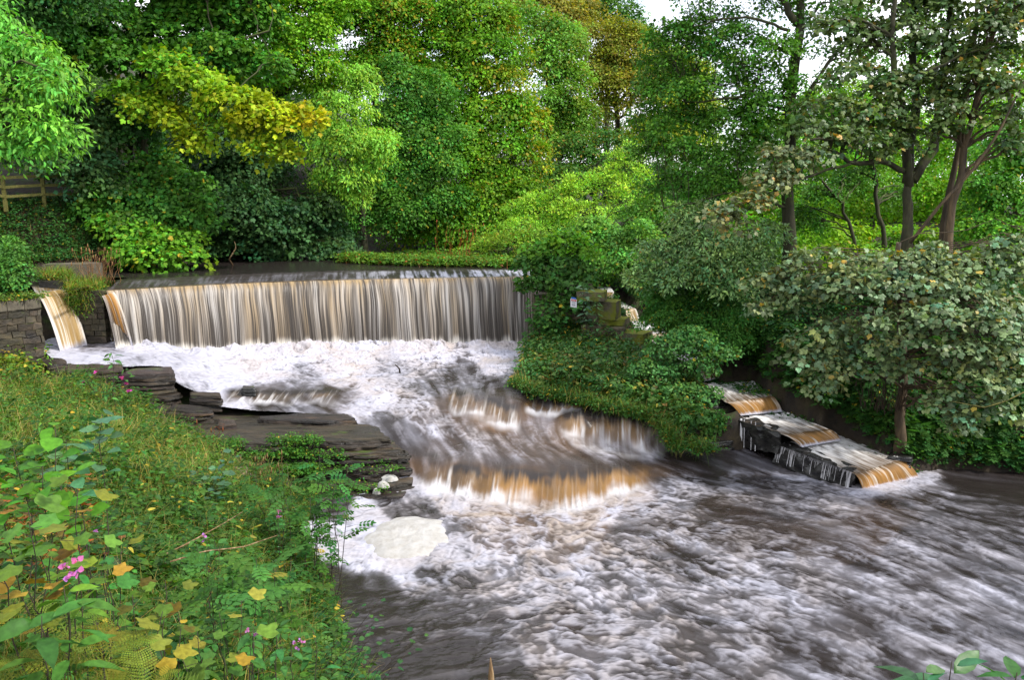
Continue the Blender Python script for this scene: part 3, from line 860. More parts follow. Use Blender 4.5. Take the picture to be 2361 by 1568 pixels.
# ------------------------------------------------------------------ falling water
def strands(s, t, seed, tanmix=.5, fs=1.0, dark=.5):
    """colour and foam of a falling sheet: vertical strands of white, tan and dark; s metres across, t 0..1 down"""
    s_ = s + .05 * pnoise(s * .8, t * 2, seed)
    n1 = equal(fbm(s_ * 3.6 * fs, t * .45, seed + 1, 3, .7))
    n2 = equal(fbm(s_ * 8.0 * fs, t * .6, seed + 2, 2, .6))
    n3 = equal(pnoise(s_ * 30 * fs, t * 1.6, seed + 3))
    n0 = fbm(s_ * .55, t * .3, seed + 6, 3)
    w = np.clip(.28 * n1 + .46 * n2 + .34 * n3 - .04 + .22 * n0, 0, 1)
    tn = equal(fbm(s_ * 2.0 * fs + 9, t * .5, seed + 5, 3, .7))
    return w, tn


def sheet(name, S, E, nu, nv, a=.25, kind='weir', seed=1, label=None, bulge=.0, mat=None, build=True, zcurve=True, amp=.03):
    """water falling from the polyline S to the polyline E"""
    S, s = resample(S, nu)
    E, _ = resample(E, nu)
    t = np.linspace(0, 1, nv)
    T, Sg = np.meshgrid(t, s, indexing='ij')
    zt = t * a + (1 - a) * t * t if zcurve else t
    P = np.empty((nv, nu, 3))
    P[..., :2] = S[None, :, :2] * (1 - t)[:, None, None] + E[None, :, :2] * t[:, None, None]
    P[..., 2] = S[None, :, 2] * (1 - zt)[:, None] + E[None, :, 2] * zt[:, None]
    w, tn = strands(Sg, T, seed)
    out = E[:, :2] - S[:, :2]
    out = out / np.maximum(np.linalg.norm(out, axis=1, keepdims=True), .05)
    P[..., :2] += out[None] * ((w - .5) * amp * (.3 + T))[..., None]
    Tm = T[..., None]
    if kind == 'weir':
        dk = A([.060, .050, .042]) * (1 - .2 * Tm)
        tc = A([.33, .235, .125])
        wc = A([.48, .45, .42])
        top = 1 - sstep(.0, .35, T)
        tmix = np.clip(tn * .85 + .55 * top, 0, 1)[..., None]
        c = wc * (1 - tmix) + tc * tmix
        w2 = np.clip(w * (1.0 - .25 * sstep(.45, .9, T)) + .16 * top, 0, 1)
        w2 = sstep(.18, .95, w2)[..., None]
        c = dk * (1 - w2) + c * w2
        f = sstep(.9, 1.0, T + .05 * (w - .5) + .05 * (tn - .5))
        c = c * (1 - f[..., None]) + A([.74, .70, .64]) * f[..., None]
        foam_ = np.clip(.35 * w2[..., 0] + f, 0, 1)
    elif kind == 'spill':
        tc, wc, dk = A([.36, .235, .085]), A([.70, .66, .58]), A([.13, .08, .03])
        w2 = sstep(.35, .95, w * (.75 + .3 * T))[..., None]
        tt = (.35 + .65 * tn)[..., None]
        c = (dk * (1 - tt) + tc * tt) * (1 - w2) + wc * w2
        edge = np.minimum(Sg - s[0], s[-1] - Sg) / (s[-1] - s[0])
        e = (1 - sstep(0, .16, edge))[..., None] * .6 * np.clip(T[..., None] + .3, 0, 1)
        c = c * (1 - e) + A([.72, .72, .74]) * e
        f = sstep(.9, 1.02, T + .06 * (w - .5))[..., None]
        c = c * (1 - f) + FOAMC * f
        foam_ = np.clip(.4 * w2 + f + e * .5, 0, 1)[..., 0]
    elif kind == 'jet':
        tc, wc = A([.34, .17, .045]), A([.70, .66, .60])
        w2 = sstep(.55, 1.0, w)[..., None]
        c = tc * (.7 + .5 * tn[..., None]) * (1 - w2) + wc * w2
        edge = np.minimum(Sg - s[0], s[-1] - Sg) / (s[-1] - s[0])
        e = (1 - sstep(0, .3, edge + .2 * (w - .5)))[..., None] * .75
        c = c * (1 - e) + wc * e
        f = sstep(.82, 1.0, T + .1 * (w - .5))[..., None]
        c = c * (1 - f) + FOAMC * f
        foam_ = np.clip(.4 * w2 + f + e, 0, 1)[..., 0]
    elif kind == 'amber':
        tc, wc, dk = A([.30, .155, .045]), A([.62, .58, .52]), A([.085, .048, .018])
        top = (1 - sstep(.0, .55, T + .2 * (w - .5)))[..., None]
        w2 = sstep(.55, .98, w)[..., None] * .8
        c = (tc * (.65 + .6 * tn[..., None])) * (1 - top) + dk * top
        c = c * (1 - w2) + wc * w2
        f = sstep(.84, 1.0, T + .1 * (w - .5))[..., None]
        c = c * (1 - f) + FOAMC * f
        foam_ = np.clip(.5 * w2 + f, 0, 1)[..., 0]
    elif kind == 'white':
        c = A([.45, .44, .44]) + (w[..., None]) * A([.36, .36, .37])
        foam_ = .6 + .3 * w
    V = P.reshape(-1, 3)
    i = (np.arange(nv - 1)[:, None] * nu + np.arange(nu - 1)[None]).ravel()
    q = np.stack([i, i + 1, i + nu + 1, i + nu], -1)
    if not build:
        return V, q, c.reshape(-1, 3), foam_.ravel()
    o = mk(name, V, q, mat or M_fall, vcol=c.reshape(-1, 3), attrs={'foam': foam_.ravel()}, smooth=True)
    return tag(o, label, kind='structure')


class Sheets:
    def __init__(self):
        self.L, self.n = [], 0

    def add(self, V, q, c, f):
        self.L.append((V, q + self.n, c, f))
        self.n += len(V)

    def build(self, name, label):
        V, q, c, f = (np.concatenate(k) for k in zip(*self.L))
        return tag(mk(name, V, q, M_fall, vcol=c, attrs={'foam': f}, smooth=True), label, kind='structure')


# main curtain
cr, _ = resample(CREST, 60)
tang = norm(np.gradient(cr[:, :2], axis=0))
outw = np.stack([tang[:, 1], -tang[:, 0]], 1)
foot = cr.copy()
foot[:, :2] += outw * .95
foot[:, 2] = np.interp(np.linspace(0, 1, 60), [0, .08, .17, .6, 1], [2.86, 2.78, 2.34, 2.2, 1.95])
S_ = cr.copy(); S_[:, :2] += outw * .06
sheet('weir_waterfall', S_, foot, 2300, 64, .12, 'weir', 3, 'wide curtain of tan and white water falling over the weir', amp=.055)
# apron and pond
ap = Sheets()
bk, sb = resample(BACK, 500)
crf, _ = resample(S_, 500)
bk = bk.copy(); bk[:, 2] = POND_Z
nv = 40
t = np.linspace(0, 1, nv)
P = bk[None] * (1 - t)[:, None, None] + crf[None] * t[:, None, None]
T, Sg = np.meshgrid(t, sb, indexing='ij')
xx = P[..., 0]
n1 = equal(fbm(Sg * 1.3, T * 1.2, 3, 4, .6))
n2 = equal(fbm(Sg * 7, T * .8, 4, 3, .6))
P[..., 2] = POND_Z + (CREST_Z - POND_Z) * sstep(0, 1, T) + .012 * (n2 - .5) + .01 * np.sin(T * 20 + 3 * n1)
fl = np.clip(sstep(.3, .95, n2 * .6 + n1 * .5) * (.12 + .75 * sstep(-9, -2, xx)), 0, 1) * sstep(.05, .3, T)
lip = sstep(.82, 1, T)
c = DEEP * 1.6 * (1 - fl[..., None]) + A([.52, .52, .60]) * fl[..., None]
c = c * (1 - .6 * lip[..., None]) + A([.16, .10, .045]) * .6 * lip[..., None]
i = (np.arange(nv - 1)[:, None] * 500 + np.arange(499)[None]).ravel()
ap.add(P.reshape(-1, 3), np.stack([i, i + 1, i + 501, i + 500], -1), c.reshape(-1, 3), (fl * .6).ravel())
ap.build('weir_crest_water', 'thin dark water sliding over the sloping weir crest')

px_ = np.arange(-21, 6, .12)
py_ = np.arange(28, 58, .12)
Xp, Yp = np.meshgrid(px_, py_)
Qp = np.stack([Xp.ravel(), Yp.ravel()], 1)
okp = ((Yp.ravel() > np.maximum(np.polyval(pb, Qp[:, 0]), np.polyval(pc, Qp[:, 0]) + 1.2) - .02) | (Qp[:, 0] < -15.3)) & ((Qp[:, 0] > -15.5) | (Qp[:, 1] > 32.4)) & (Qp[:, 0] < 2.2)
Zp = POND_Z - .004 + .012 * fbm(Qp[:, 0] * .8, Qp[:, 1] * 1.8, 5, 3)
ip = -np.ones(len(Qp), int); ip[okp] = np.arange(okp.sum())
ip = ip.reshape(Xp.shape)
q = np.stack([ip[:-1, :-1], ip[:-1, 1:], ip[1:, 1:], ip[1:, :-1]], -1).reshape(-1, 4)
q = q[(q >= 0).all(1)]
npnd = int(okp.sum())
tag(mk('pond_water', np.column_stack([Qp, Zp])[okp], q, M_water, vcol=np.tile(DEEP * 1.1, (npnd, 1)), attrs={'foam': np.zeros(npnd)}, smooth=True), 'still dark pond above the weir', kind='structure')

# left spillway and amber jet
lipL, lipR = onz(82, 676, 4.86), onz(150, 666, 4.86)
sp_s = np.linspace(lipL, lipR, 12)
sp_e = np.linspace(onz(140, 814, 2.78), onz(203, 799, 2.84), 12)
spw = Sheets()
spw.add(*sheet('', sp_s, sp_e, 420, 60, .22, 'spill', 23, build=False, amp=.05))
upL, upR = lipL + A([-1.0, 1.5, .06]), lipR + A([-.9, 1.9, .06])
V, q, c, f = sheet('', np.linspace(upL, upR, 12), sp_s, 420, 24, .5, 'spill', 23, build=False, zcurve=False, amp=.0)
c = c * .45
spw.add(V, q, c, f * .3)
up2L, up2R = upL + A([-2.6, 3.2, .07]), upR + A([-.5, 3.4, .07])
V, q, c, f = sheet('', np.linspace(up2L, up2R, 12), np.linspace(upL, upR, 12), 60, 12, .5, 'spill', 29, build=False, zcurve=False, amp=0)
spw.add(V, q, np.tile(DEEP * 2, (len(V), 1)), f * 0)
spw.build('spillway_waterfall', 'narrow tan waterfall pouring between the masonry wall and the grassy pier')
js = np.linspace(onz(240, 681, 4.90), onz(268, 672, 4.92), 8) + A([0, -.16, 0])
je = np.linspace(onz(284, 789, 2.90), onz(326, 796, 2.86), 8) + A([0, -.62, 0])
jt = Sheets()
jt.add(*sheet('', js, je, 160, 50, .35, 'jet', 33, build=False, amp=.08))
for k in range(7):
    a_ = onz(226 + 3 * k, 700 + 4 * (k % 3), 4.3 - .1 * (k % 3)); b_ = onz(232 + 6 * k, 778 + 2 * k, 2.98)
    jt.add(*sheet('', np.stack([a_, a_ + A([.05, 0, 0])]), np.stack([b_, b_ + A([.07, 0, 0])]), 4, 14, .4, 'white', 50 + k, build=False))
jt.build('amber_water_jet', 'amber water jet slanting off the end of the weir crest')


# fish ladder of stepped pools on the right
def loft(L0, R0, L1, R1, nu, nv, seed, foam0=.8, foam1=.3, bow=0.0):
    S_ = np.linspace(L0, R0, 8); E_ = np.linspace(L1, R1, 8)
    if bow:
        E_ = E_ + np.sin(np.linspace(0, np.pi, 8))[:, None] * norm((L1 + R1 - L0 - R0)[None]) * bow
    S2_, s = resample(S_, nu); E2_, _ = resample(E_, nu)
    t = np.linspace(0, 1, nv)
    P = S2_[None] * (1 - t)[:, None, None] + E2_[None] * t[:, None, None]
    T, Sg = np.meshgrid(t, s, indexing='ij')
    n1 = equal(fbm(Sg * 4 + T, T * 2.2, seed, 4, .6)); n2 = equal(fbm(Sg * 11, T * .9, seed + 1, 3, .6)); n3 = equal(fbm(Sg * 5, T * 6, seed + 2, 4, .6))
    ff = foam0 * (1 - T) + foam1 * T
    f = sstep(-.6, .6, (n3 * (1 - T) + (n1 * .4 + n2 * .6) * T) - (1 - ff)) * np.clip(.3 + ff, 0, 1)
    amb_ = np.clip(T * 1.3 - .3, 0, 1)[..., None]
    c = (A([.05, .032, .018]) * (1 - amb_) + A([.10, .055, .018]) * amb_) * (1 - f[..., None]) + A([.74, .73, .73]) * f[..., None]
    P[..., 2] += .05 * (n3 - .5) * (1 - T) + .015 * (n2 - .5)
    i = (np.arange(nv - 1)[:, None] * nu + np.arange(nu - 1)[None]).ravel()
    return (P.reshape(-1, 3), np.stack([i, i + 1, i + nu + 1, i + nu], -1), c.reshape(-1, 3), f.ravel())


def bow_edge(L, Rr, bow, n=10):
    E = np.linspace(L, Rr, n)
    d = (Rr - L)[:2]
    perp = norm(A([d[1], -d[0]]))
    E[:, :2] += np.sin(np.linspace(0, np.pi, n))[:, None] * perp * bow
    return E


ld = Sheets()
for k, (b0, b1, l0, l1, f0, f1) in enumerate(STATIONS):
    B0, B1, L0, L1, F0, F1 = (onz(*p) for p in (b0, b1, l0, l1, f0, f1))
    sw = 140 if k > 3 else 70
    lipE = bow_edge(L0, L1, .0)
    ld.add(*loft(B0, B1, L0, L1, sw, 46, 100 + 7 * k, .95, .30 if k > 3 else .6))
    F0, F1 = F0.copy(), F1.copy()
    perp = norm(A([(L1 - L0)[1], -(L1 - L0)[0], 0]))
    mid = ((F0 + F1 - L0 - L1) / 2 @ perp)
    push = max(.28 - mid, 0)
    F0 = F0 + perp * push; F1 = F1 + perp * push
    ld.add(*sheet('', lipE, np.linspace(F0, F1, 10), sw, 34, .25, 'amber' if k > 3 else 'spill', 140 + 7 * k, build=False, amp=.04))
ld.build('fish_ladder_water', 'amber and white water stepping down the fish ladder pools')

# thin dribbles over the dark slabs
dr = Sheets()


def dribble(px0, py0, z0, px1, py1, z1, w, seed):
    a_, b_ = onz(px0, py0, z0), onz(px1, py1, z1)
    dx = A([w, 0, 0])
    V, q, c, f = sheet('', np.stack([a_ - dx, a_ + dx]), np.stack([b_ - dx * 1.2, b_ + dx * 1.2]), max(4, int(w * 220)), 16, .3, 'white', seed, build=False)
    dr.add(V, q, c * .85, f)


for k in range(70):
    u = k / 69
    if R.random() < .12: continue
    x0, y0 = 1790 + 172 * u, 1024 + 64 * u
    dribble(x0, y0 + 1, .77 - .22 * u, x0 - 6 + R.uniform(-3, 3), y0 + 33 + R.uniform(-2, 6), .02 + .2 * (1 - u), R.uniform(.003, .014) * (2.2 if u < .12 or u > .9 else 1), 300 + k)
for k, (x0, w) in enumerate([(1680, .03), (1688, .02), (1694, .035), (1703, .02), (1709, .03), (1732, .008), (1742, .01), (1716, .01)]):
    dribble(x0, 958 + (x0 - 1680) * .25, 1.26, x0 - 1, 1022 + (x0 - 1680) * .3, .42, w, 340 + k)
for k in range(5):
    dribble(1632 + 4 * k, 962 + k, 1.3, 1640 + 5 * k, 996, .85, .016, 360 + k)
    dribble(1645 + 8 * k, 996 + k, .84, 1648 + 8 * k, 1024 + k, .45, .03, 370 + k)
dr.build('dribbling_water', 'thin white threads of water over the dark slabs')

# ------------------------------------------------------------------ rocks
def strata(name, label, cat, layers, mat, group=None, jit=.05, sub=.10, seed=0):
    """bedded rock: layers [(outline xy, z bottom, z top)], each split into thin beds with ragged edges"""
    b = MB()
    rr = np.random.default_rng(seed)
    for (out, z0, z1) in layers:
        out = A(out, float)
        nb = max(1, int(round((z1 - z0) / .07)))
        zz = np.linspace(z0, z1, nb + 1)
        c0 = out.mean(0)
        per = np.concatenate([out, out[:1]])
        Pm, s = resample(per, max(24, int(np.linalg.norm(np.diff(per, axis=0), axis=1).sum() / sub)))
        Pm, s = Pm[:-1], s[:-1]
        n = len(Pm)
        tg = norm(np.roll(Pm, -1, 0) - np.roll(Pm, 1, 0))
        nr = np.stack([tg[:, 1], -tg[:, 0]], 1)
        if ((Pm - c0) * nr).sum() < 0: nr = -nr
        for k in range(nb):
            sd = rr.integers(0, 200)
            off = jit * (1.4 * pnoise(s * .9, np.full(n, k * 3.3), sd) + .9 * pnoise(s * 3.1, np.full(n, k * 1.7), sd + 1)) + rr.uniform(-.6, .6) * jit
            if k == nb - 1: off -= jit * .3
            ring = Pm + nr * off[:, None]
            za = zz[k] - .004
            zb = zz[k + 1] + .012 * pnoise(s * 1.2, np.full(n, k * 2.2), sd + 2)
            rb = .010
            rings = [np.column_stack([ring, np.full(n, za)]), np.column_stack([ring, zb - rb]), np.column_stack([ring - nr * rb * 1.5, zb])]
            for sc_ in (.86, .62, .3):
                rg = c0 + (ring - c0) * sc_
                rings.append(np.column_stack([rg, zb * 0 + zz[k + 1] + .03 * fbm(rg[:, 0] * 2.2, rg[:, 1] * 2.2, sd + 4, 3) + .012]))
            V = np.concatenate(rings + [A([[c0[0], c0[1], zz[k + 1]]])])
            i = np.arange(n); j = (i + 1) % n
            T = []
            for r_ in range(len(rings) - 1):
                a_ = r_ * n
                T += [np.stack([a_ + i, a_ + j, a_ + n + j], -1), np.stack([a_ + i, a_ + n + j, a_ + n + i], -1)]
            a_ = (len(rings) - 1) * n
            T.append(np.stack([a_ + i, a_ + j, np.full(n, len(V) - 1)], -1))
            b.add(V, np.concatenate(T), A([.5, .5, .5]) * rr.uniform(.45, 1.5) * A([1, rr.uniform(.86, 1.0), rr.uniform(.72, 1.0)]))
    return tag(b.build(name, mat), label, cat, group)


def outl(pts):
    return [onz(*p)[:2] for p in pts]


# big terraced ledge: treads and risers facing the camera
bk_ = [onz(350, 985, 1.6)[:2] + A([0, 1.5]), onz(520, 936, 1.64)[:2]]
LA = outl([(345, 1021, 1.35), (620, 1024, 1.35), (684, 1014, 1.35), (800, 1017, 1.35), (905, 1016, 1.30)]) + [onz(872, 990, 1.3)[:2], onz(800, 955, 1.5)[:2], onz(640, 940, 1.62)[:2]] + bk_[::-1]
LB = outl([(330, 1050, 1.05), (668, 1043, 1.05), (800, 1046, 1.05), (940, 1044, 1.0)]) + [onz(900, 1012, 1.1)[:2], onz(640, 960, 1.2)[:2] + A([0, .5]), onz(360, 1020, 1.2)[:2] + A([0, .6])]
LC = outl([(330, 1085, .68), (690, 1074, .68), (860, 1082, .68), (948, 1076, .62)]) + [onz(942, 1035, .95)[:2], onz(640, 1000, .9)[:2], onz(360, 1050, .9)[:2]]
LD = outl([(350, 1130, .30), (700, 1120, .30), (860, 1124, .28), (955, 1118, .22)]) + [onz(950, 1070, .6)[:2], onz(640, 1060, .6)[:2], onz(360, 1080, .6)[:2]]
LE = outl([(600, 1156, .08), (800, 1150, .08), (930, 1146, .06)]) + [onz(950, 1112, .2)[:2], onz(600, 1110, .2)[:2]]
strata('rock_ledge', 'wide terraced ledge of thin dark rock beds beside the rapids', 'rock ledge',
       [(LE, -.5, .10), (LD, -.4, .30), (LC, -.3, .68), (LB, .2, 1.04), (LA, .5, 1.35)], M_rock, jit=.09, sub=.09, seed=3)
# a raised bed on the back of the ledge
strata('rock_slab', 'long thin brown slab lying on the back of the terraced ledge', 'rock', [(outl([(600, 968, 1.48), (760, 975, 1.48), (822, 968, 1.46), (800, 950, 1.56), (690, 948, 1.58), (596, 954, 1.58)]), 1.3, 1.50)], M_rock, jit=.05, seed=5)
strata('rock_slab', 'small dark slab at the left end of the terraced ledge, below the blocky rock', 'rock', [(outl([(500, 985, 1.45), (546, 984, 1.45), (542, 966, 1.5), (505, 964, 1.5)]), 1.2, 1.50)], M_rock, jit=.04, seed=6)
strata('rock_slab', 'blocky dark rock with a square end beside the white water', 'rock', [(outl([(438, 912, 1.95), (512, 915, 1.95), (508, 904, 1.98), (440, 902, 1.98)]) + [], 1.45, 1.96)], M_rock, jit=.05, seed=7)
strata('rock_slab', 'rounded dark slab with green tufts in front of the blocky rock', 'rock', [(outl([(385, 948, 1.72), (440, 952, 1.72), (492, 949, 1.72), (470, 932, 1.78), (392, 928, 1.78)]), 1.35, 1.74)], M_rock, jit=.05, seed=8)
strata('rock_slab', 'long dark layered rock at the lip of the white shallow shelf', 'rock', [(outl([(276, 862, 2.58), (340, 866, 2.56), (400, 864, 2.50), (394, 846, 2.56), (300, 846, 2.64)]), 1.85, 2.58)], M_rock, jit=.06, seed=9)
strata('rock_slab', 'flat dark rock behind the pink flowered plant', 'rock', [(outl([(150, 856, 2.68), (230, 858, 2.66), (285, 856, 2.64), (280, 838, 2.68), (155, 834, 2.74)]), 2.1, 2.69)], M_rock, jit=.06, seed=10)
strata('rock_slab', 'large cracked dark rock at the foot of the left masonry wall', 'rock', [(outl([(64, 838, 2.78), (110, 846, 2.76), (158, 844, 2.74), (150, 826, 2.80), (75, 818, 2.84)]), 2.1, 2.80)], M_rock, jit=.06, seed=11)
strata('rock_slab', 'low wet rock under the pink flowered plant, below the long layered rock', 'rock', [(outl([(300, 915, 1.85), (385, 918, 1.85), (420, 905, 1.9), (400, 893, 1.95), (310, 892, 1.95)]), 1.4, 1.88)], M_rock, jit=.06, seed=12)
strata('rock_slab', 'small dark rock breaking through the white foam', 'rock', [(outl([(557, 897, 2.03), (590, 898, 2.03), (586, 889, 2.06), (560, 888, 2.06)]), 1.8, 2.05)], M_wet, jit=.04, seed=13)
strata('rock_slab', 'dark wet boulder where thin water threads fall near the islet', 'rock', [(outl([(1602, 1020, .62), (1650, 1024, .62), (1690, 1020, .62), (1680, 1000, .72), (1610, 997, .72)]), -.1, .66)], M_wet, jit=.07, seed=14)
strata('rock_slab', 'mossy dark rock at the top of the upper amber step', 'rock', [(outl([(1622, 922, 1.68), (1650, 926, 1.68), (1674, 920, 1.68), (1672, 912, 1.75), (1630, 910, 1.75)]), 1.1, 1.74)], M_wet, jit=.06, seed=15)
strata('rock_slab', 'dark low rock on the right bank beside the lowest amber step', 'rock', [(outl([(2050, 1052, .62), (2100, 1060, .55), (2106, 1048, .60), (2060, 1040, .68)]), .05, .62)], M_wet, jit=.06, seed=16)


def boulder(name, label, c, r, mat, seed, flat=.75):
    rr = np.random.default_rng(seed)
    u = np.linspace(0, np.pi, 15); v = np.linspace(0, 2 * np.pi, 22, endpoint=False)
    U, Vv = np.meshgrid(u, v, indexing='ij')
    D = np.stack([np.sin(U) * np.cos(Vv), np.sin(U) * np.sin(Vv), np.cos(U)], -1).reshape(-1, 3)
    rad = np.full(len(D), 1.25)
    for k in range(14):     # cut flats
        nrm = norm(rr.normal(size=3)); dd = rr.uniform(.78, .98)
        rad = np.minimum(rad, np.where(D @ nrm > .05, dd / np.maximum(D @ nrm, .05), 9))
    P = D * rad[:, None] * A(r)
    P += .03 * r[0] * rr.normal(size=P.shape)
    P = P + A(c)
    b = MB()
    n = 22
    T = []
    for i in range(14):
        for j in range(n):
            a_, b_ = i * n + j, i * n + (j + 1) % n
            T += [[a_, a_ + n, b_], [b_, a_ + n, b_ + n]]
    b.add(P, T)
    return tag(b.build(name, mat, smooth=False), label, 'boulder')


boulder('boulder', 'pinkish grey angular boulder half hidden in the leafy bank', onz(545, 1108, 1.05) + A([0, .1, 0]), A([.32, .30, .30]), M_pink, 4)

# ------------------------------------------------------------------ masonry
def courses(b, p0, p1, z0, z1, depth, ch, seed, bl=(.28, .6), rough=.02):
    """a wall face of separate coursed blocks from p0 to p1 (xy), thickness away from the camera"""
    rr = np.random.default_rng(seed)
    p0, p1 = A(p0[:2]), A(p1[:2])
    d = p1 - p0
    L = np.linalg.norm(d); d = d / L
    nrm = A([-d[1], d[0]])
    z = z0
    while z < z1 - .02:
        h = min(ch * rr.uniform(.85, 1.15), z1 - z)
        x = -rr.uniform(0, .2)
        while x < L:
            w = rr.uniform(*bl)
            a_, e = max(x, 0), min(x + w, L)
            x += w
            if e - a_ < .05: continue
            g = .008
            f = rr.uniform(-.02, .03)
            P = []
            for zz in (z + g, z + h - g):
                for t_, dep in ((a_ + g, -f), (e - g, -f), (e - g, depth), (a_ + g, depth)):
                    xy = p0 + d * t_ + nrm * dep
                    P.append([xy[0], xy[1], zz])
            b.hexa(P, A([.5, .5, .5]) * rr.uniform(.65, 1.35) * A([1, rr.uniform(.92, 1.04), rr.uniform(.8, 1.0)]), 3, rough)
        z += h


w0, w1 = onz(-70, 712, 4.72), onz(93, 701, 4.66)
t = thing('stone_wall', 'old coursed stone wall left of the narrow spillway waterfall', 'wall', (w1[0], w1[1], 2.2))
b = MB()
courses(b, w0, w1, 2.1, 4.52, .5, .24, 1, (.2, .7), .05)
b.build('masonry', M_dark, t)
b = MB()
d_ = norm((w1 - w0)[None])[0]
n_ = A([-d_[1], d_[0], 0])
for k in range(4):
    a_ = w0 + (w1 - w0) * (k / 4 + .004); e_ = w0 + (w1 - w0) * ((k + 1) / 4 - .004)
    P = [[*(q_ + n_ * o_)[:2], z] for z in (4.53, 4.86) for q_, o_ in ((a_, -.05), (e_, -.05), (e_, .75), (a_, .75))]
    b.hexa(P, A([.6, .52, .42]) * (1 + .1 * (k % 2)), 6, .03)
b.build('coping', M_conc, t)
# grassy pier between the spillway and the weir
pz = thing('concrete_pier', 'grass topped concrete pier between the spillway and the weir', 'pier', onz(190, 790, 2.3))
b = MB()
pa, pb_ = onz(160, 668, 4.9), onz(226, 671, 4.9) + A([0, .3, 0])
courses(b, pa, pb_, 2.0, 4.88, 1.3, .22, 5)
b.build('pier_wall', M_dark, pz)
b = MB()
c1, c2 = at(90, 662, 29.9), at(160, 662, 30.1)
P = [[*(q_ + A([0, o_, 0]))[:2], z] for z in (4.6, 5.16) for q_, o_ in ((c1, 0), (c2, -.4), (c2, 1.2), (c1, 1.2))]
b.hexa(P, None, 6, .03)
b.build('lower_block', M_wet, pz)
b = MB()
c1, c2 = at(100, 640, 31.6), at(212, 640, 31.9)
P = [[*(q_ + A([0, o_, 0]))[:2], z] for z in (4.4, 5.62) for q_, o_ in ((c1, 0), (c2, 0), (c2, .9), (c1, .9))]
b.hexa(P, None, 6, .025)
b.build('upper_block', M_conc, pz)

# weir body behind the curtain
wr = thing('weir', 'long masonry weir wall behind the curtain of falling water', 'weir', (cr[30, 0], cr[30, 1], 1.8))
b = MB()
for k in range(12):
    i0, i1 = k * 59 // 12, (k + 1) * 59 // 12
    courses(b, cr[i0, :2] + A([0, .16]), cr[i1, :2] + A([0, .16]), 1.6, CREST_Z - .12, .5, .3, 30 + k, (.5, .9))
b.build('weir_wall', M_stone, wr)
b = MB()
for k in range(12):
    i0, i1 = k * 59 // 12, (k + 1) * 59 // 12
    j0, j1 = min(i0 * 500 // 59, 499), min(i1 * 500 // 59, 499)
    P = [[cr[i0, 0], cr[i0, 1] + .02, 4.5], [cr[i1, 0], cr[i1, 1] + .02, 4.5], [bk[j1, 0], bk[j1, 1], 4.5], [bk[j0, 0], bk[j0, 1], 4.5],
         [cr[i0, 0], cr[i0, 1] + .02, CREST_Z - .05], [cr[i1, 0], cr[i1, 1] + .02, CREST_Z - .05], [bk[j1, 0], bk[j1, 1], POND_Z - .06], [bk[j0, 0], bk[j0, 1], POND_Z - .06]]
    b.hexa(P, None, 2, 0)
b.build('crest_slab', M_wet, wr)

# stepped side wall of the fish ladder on the islet
lw = thing('stepped_wall', 'stepped mossy stone wall running down beside the fish ladder', 'wall', onz(1440, 810, 2.4))


def block(b, pts, zt, zb, depth, c=None, rough=.03, sub=6):
    """front top edge from two photo points at height zt; goes back by depth and down to zb"""
    a_, e_ = onz(pts[0][0], pts[0][1], zt), onz(pts[1][0], pts[1][1], zt)
    d = norm((e_ - a_)[None, :2])[0]
    n = A([-d[1], d[0]])
    P = []
    for z in (zb, zt):
        P += [[a_[0], a_[1], z], [e_[0], e_[1], z], [e_[0] + n[0] * depth, e_[1] + n[1] * depth, z], [a_[0] + n[0] * depth, a_[1] + n[1] * depth, z]]
    b.hexa(P, c, sub, rough)
    return a_, e_


b = MB()
a_, e_ = onz(1405, 790, 2.85), onz(1502, 802, 2.75)
courses(b, onz(1300, 770, 2.9), e_, 1.7, 2.62, 1.2, .34, 41, (.5, .9), .04)
courses(b, onz(1230, 690, 4.1), onz(1372, 730, 3.5), 1.6, 4.3, 1.0, .26, 42, (.4, .7), .03)
courses(b, onz(1340, 742, 3.4), onz(1438, 752, 3.3), 1.8, 3.24, 1.0, .26, 43, (.4, .7), .03)
b.build('masonry', M_stone, lw)
for k, (pts, zt, zb, dep) in enumerate([(((1330, 672), (1392, 674)), 4.62, 4.25, .9), (((1356, 694), (1420, 697)), 4.20, 3.5, .9), (((1364, 734), (1440, 738)), 3.50, 3.26, 1.0), (((1404, 765), (1482, 772)), 3.02, 2.64, 1.1)]):
    b = MB(); block(b, pts, zt, zb, dep, None, .035)
    b.build('coping', M_mossy, lw)

# dark slabs along the lowest pools
b = MB()
P0 = [onz(1664, 950, 1.27), onz(1708, 968, 1.27), onz(1797, 1006, 1.27), onz(1802, 992, 1.27), onz(1716, 957, 1.27), onz(1675, 945, 1.27)]


def slab(name, label, near0, near1, far1, far0, zt, zb, mat):
    b = MB()
    n0, n1, f1, f0 = onz(*near0, zt[0]), onz(*near1, zt[1]), onz(*far1, zt[1]), onz(*far0, zt[0])
    P = [[*p[:2], z] for zz in (zb, zt) for p, z in ((n0, zz[0]), (n1, zz[1]), (f1, zz[1]), (f0, zz[0]))]
    b.hexa(P, None, 22, .085)
    return tag(b.build(name, mat), label, 'stone slab')


slab('stone_slab', 'upper dark stone block between the middle ladder pool and the river', (1674, 956), (1797, 1007), (1801, 990), (1690, 944), (1.27, 1.1), (.3, .55), M_wet)
slab('stone_slab', 'lower dark stone block with white threads of water running down its face', (1787, 1024), (1968, 1088), (1972, 1074), (1806, 1014), (.76, .54), (.1, -.2), M_wet)

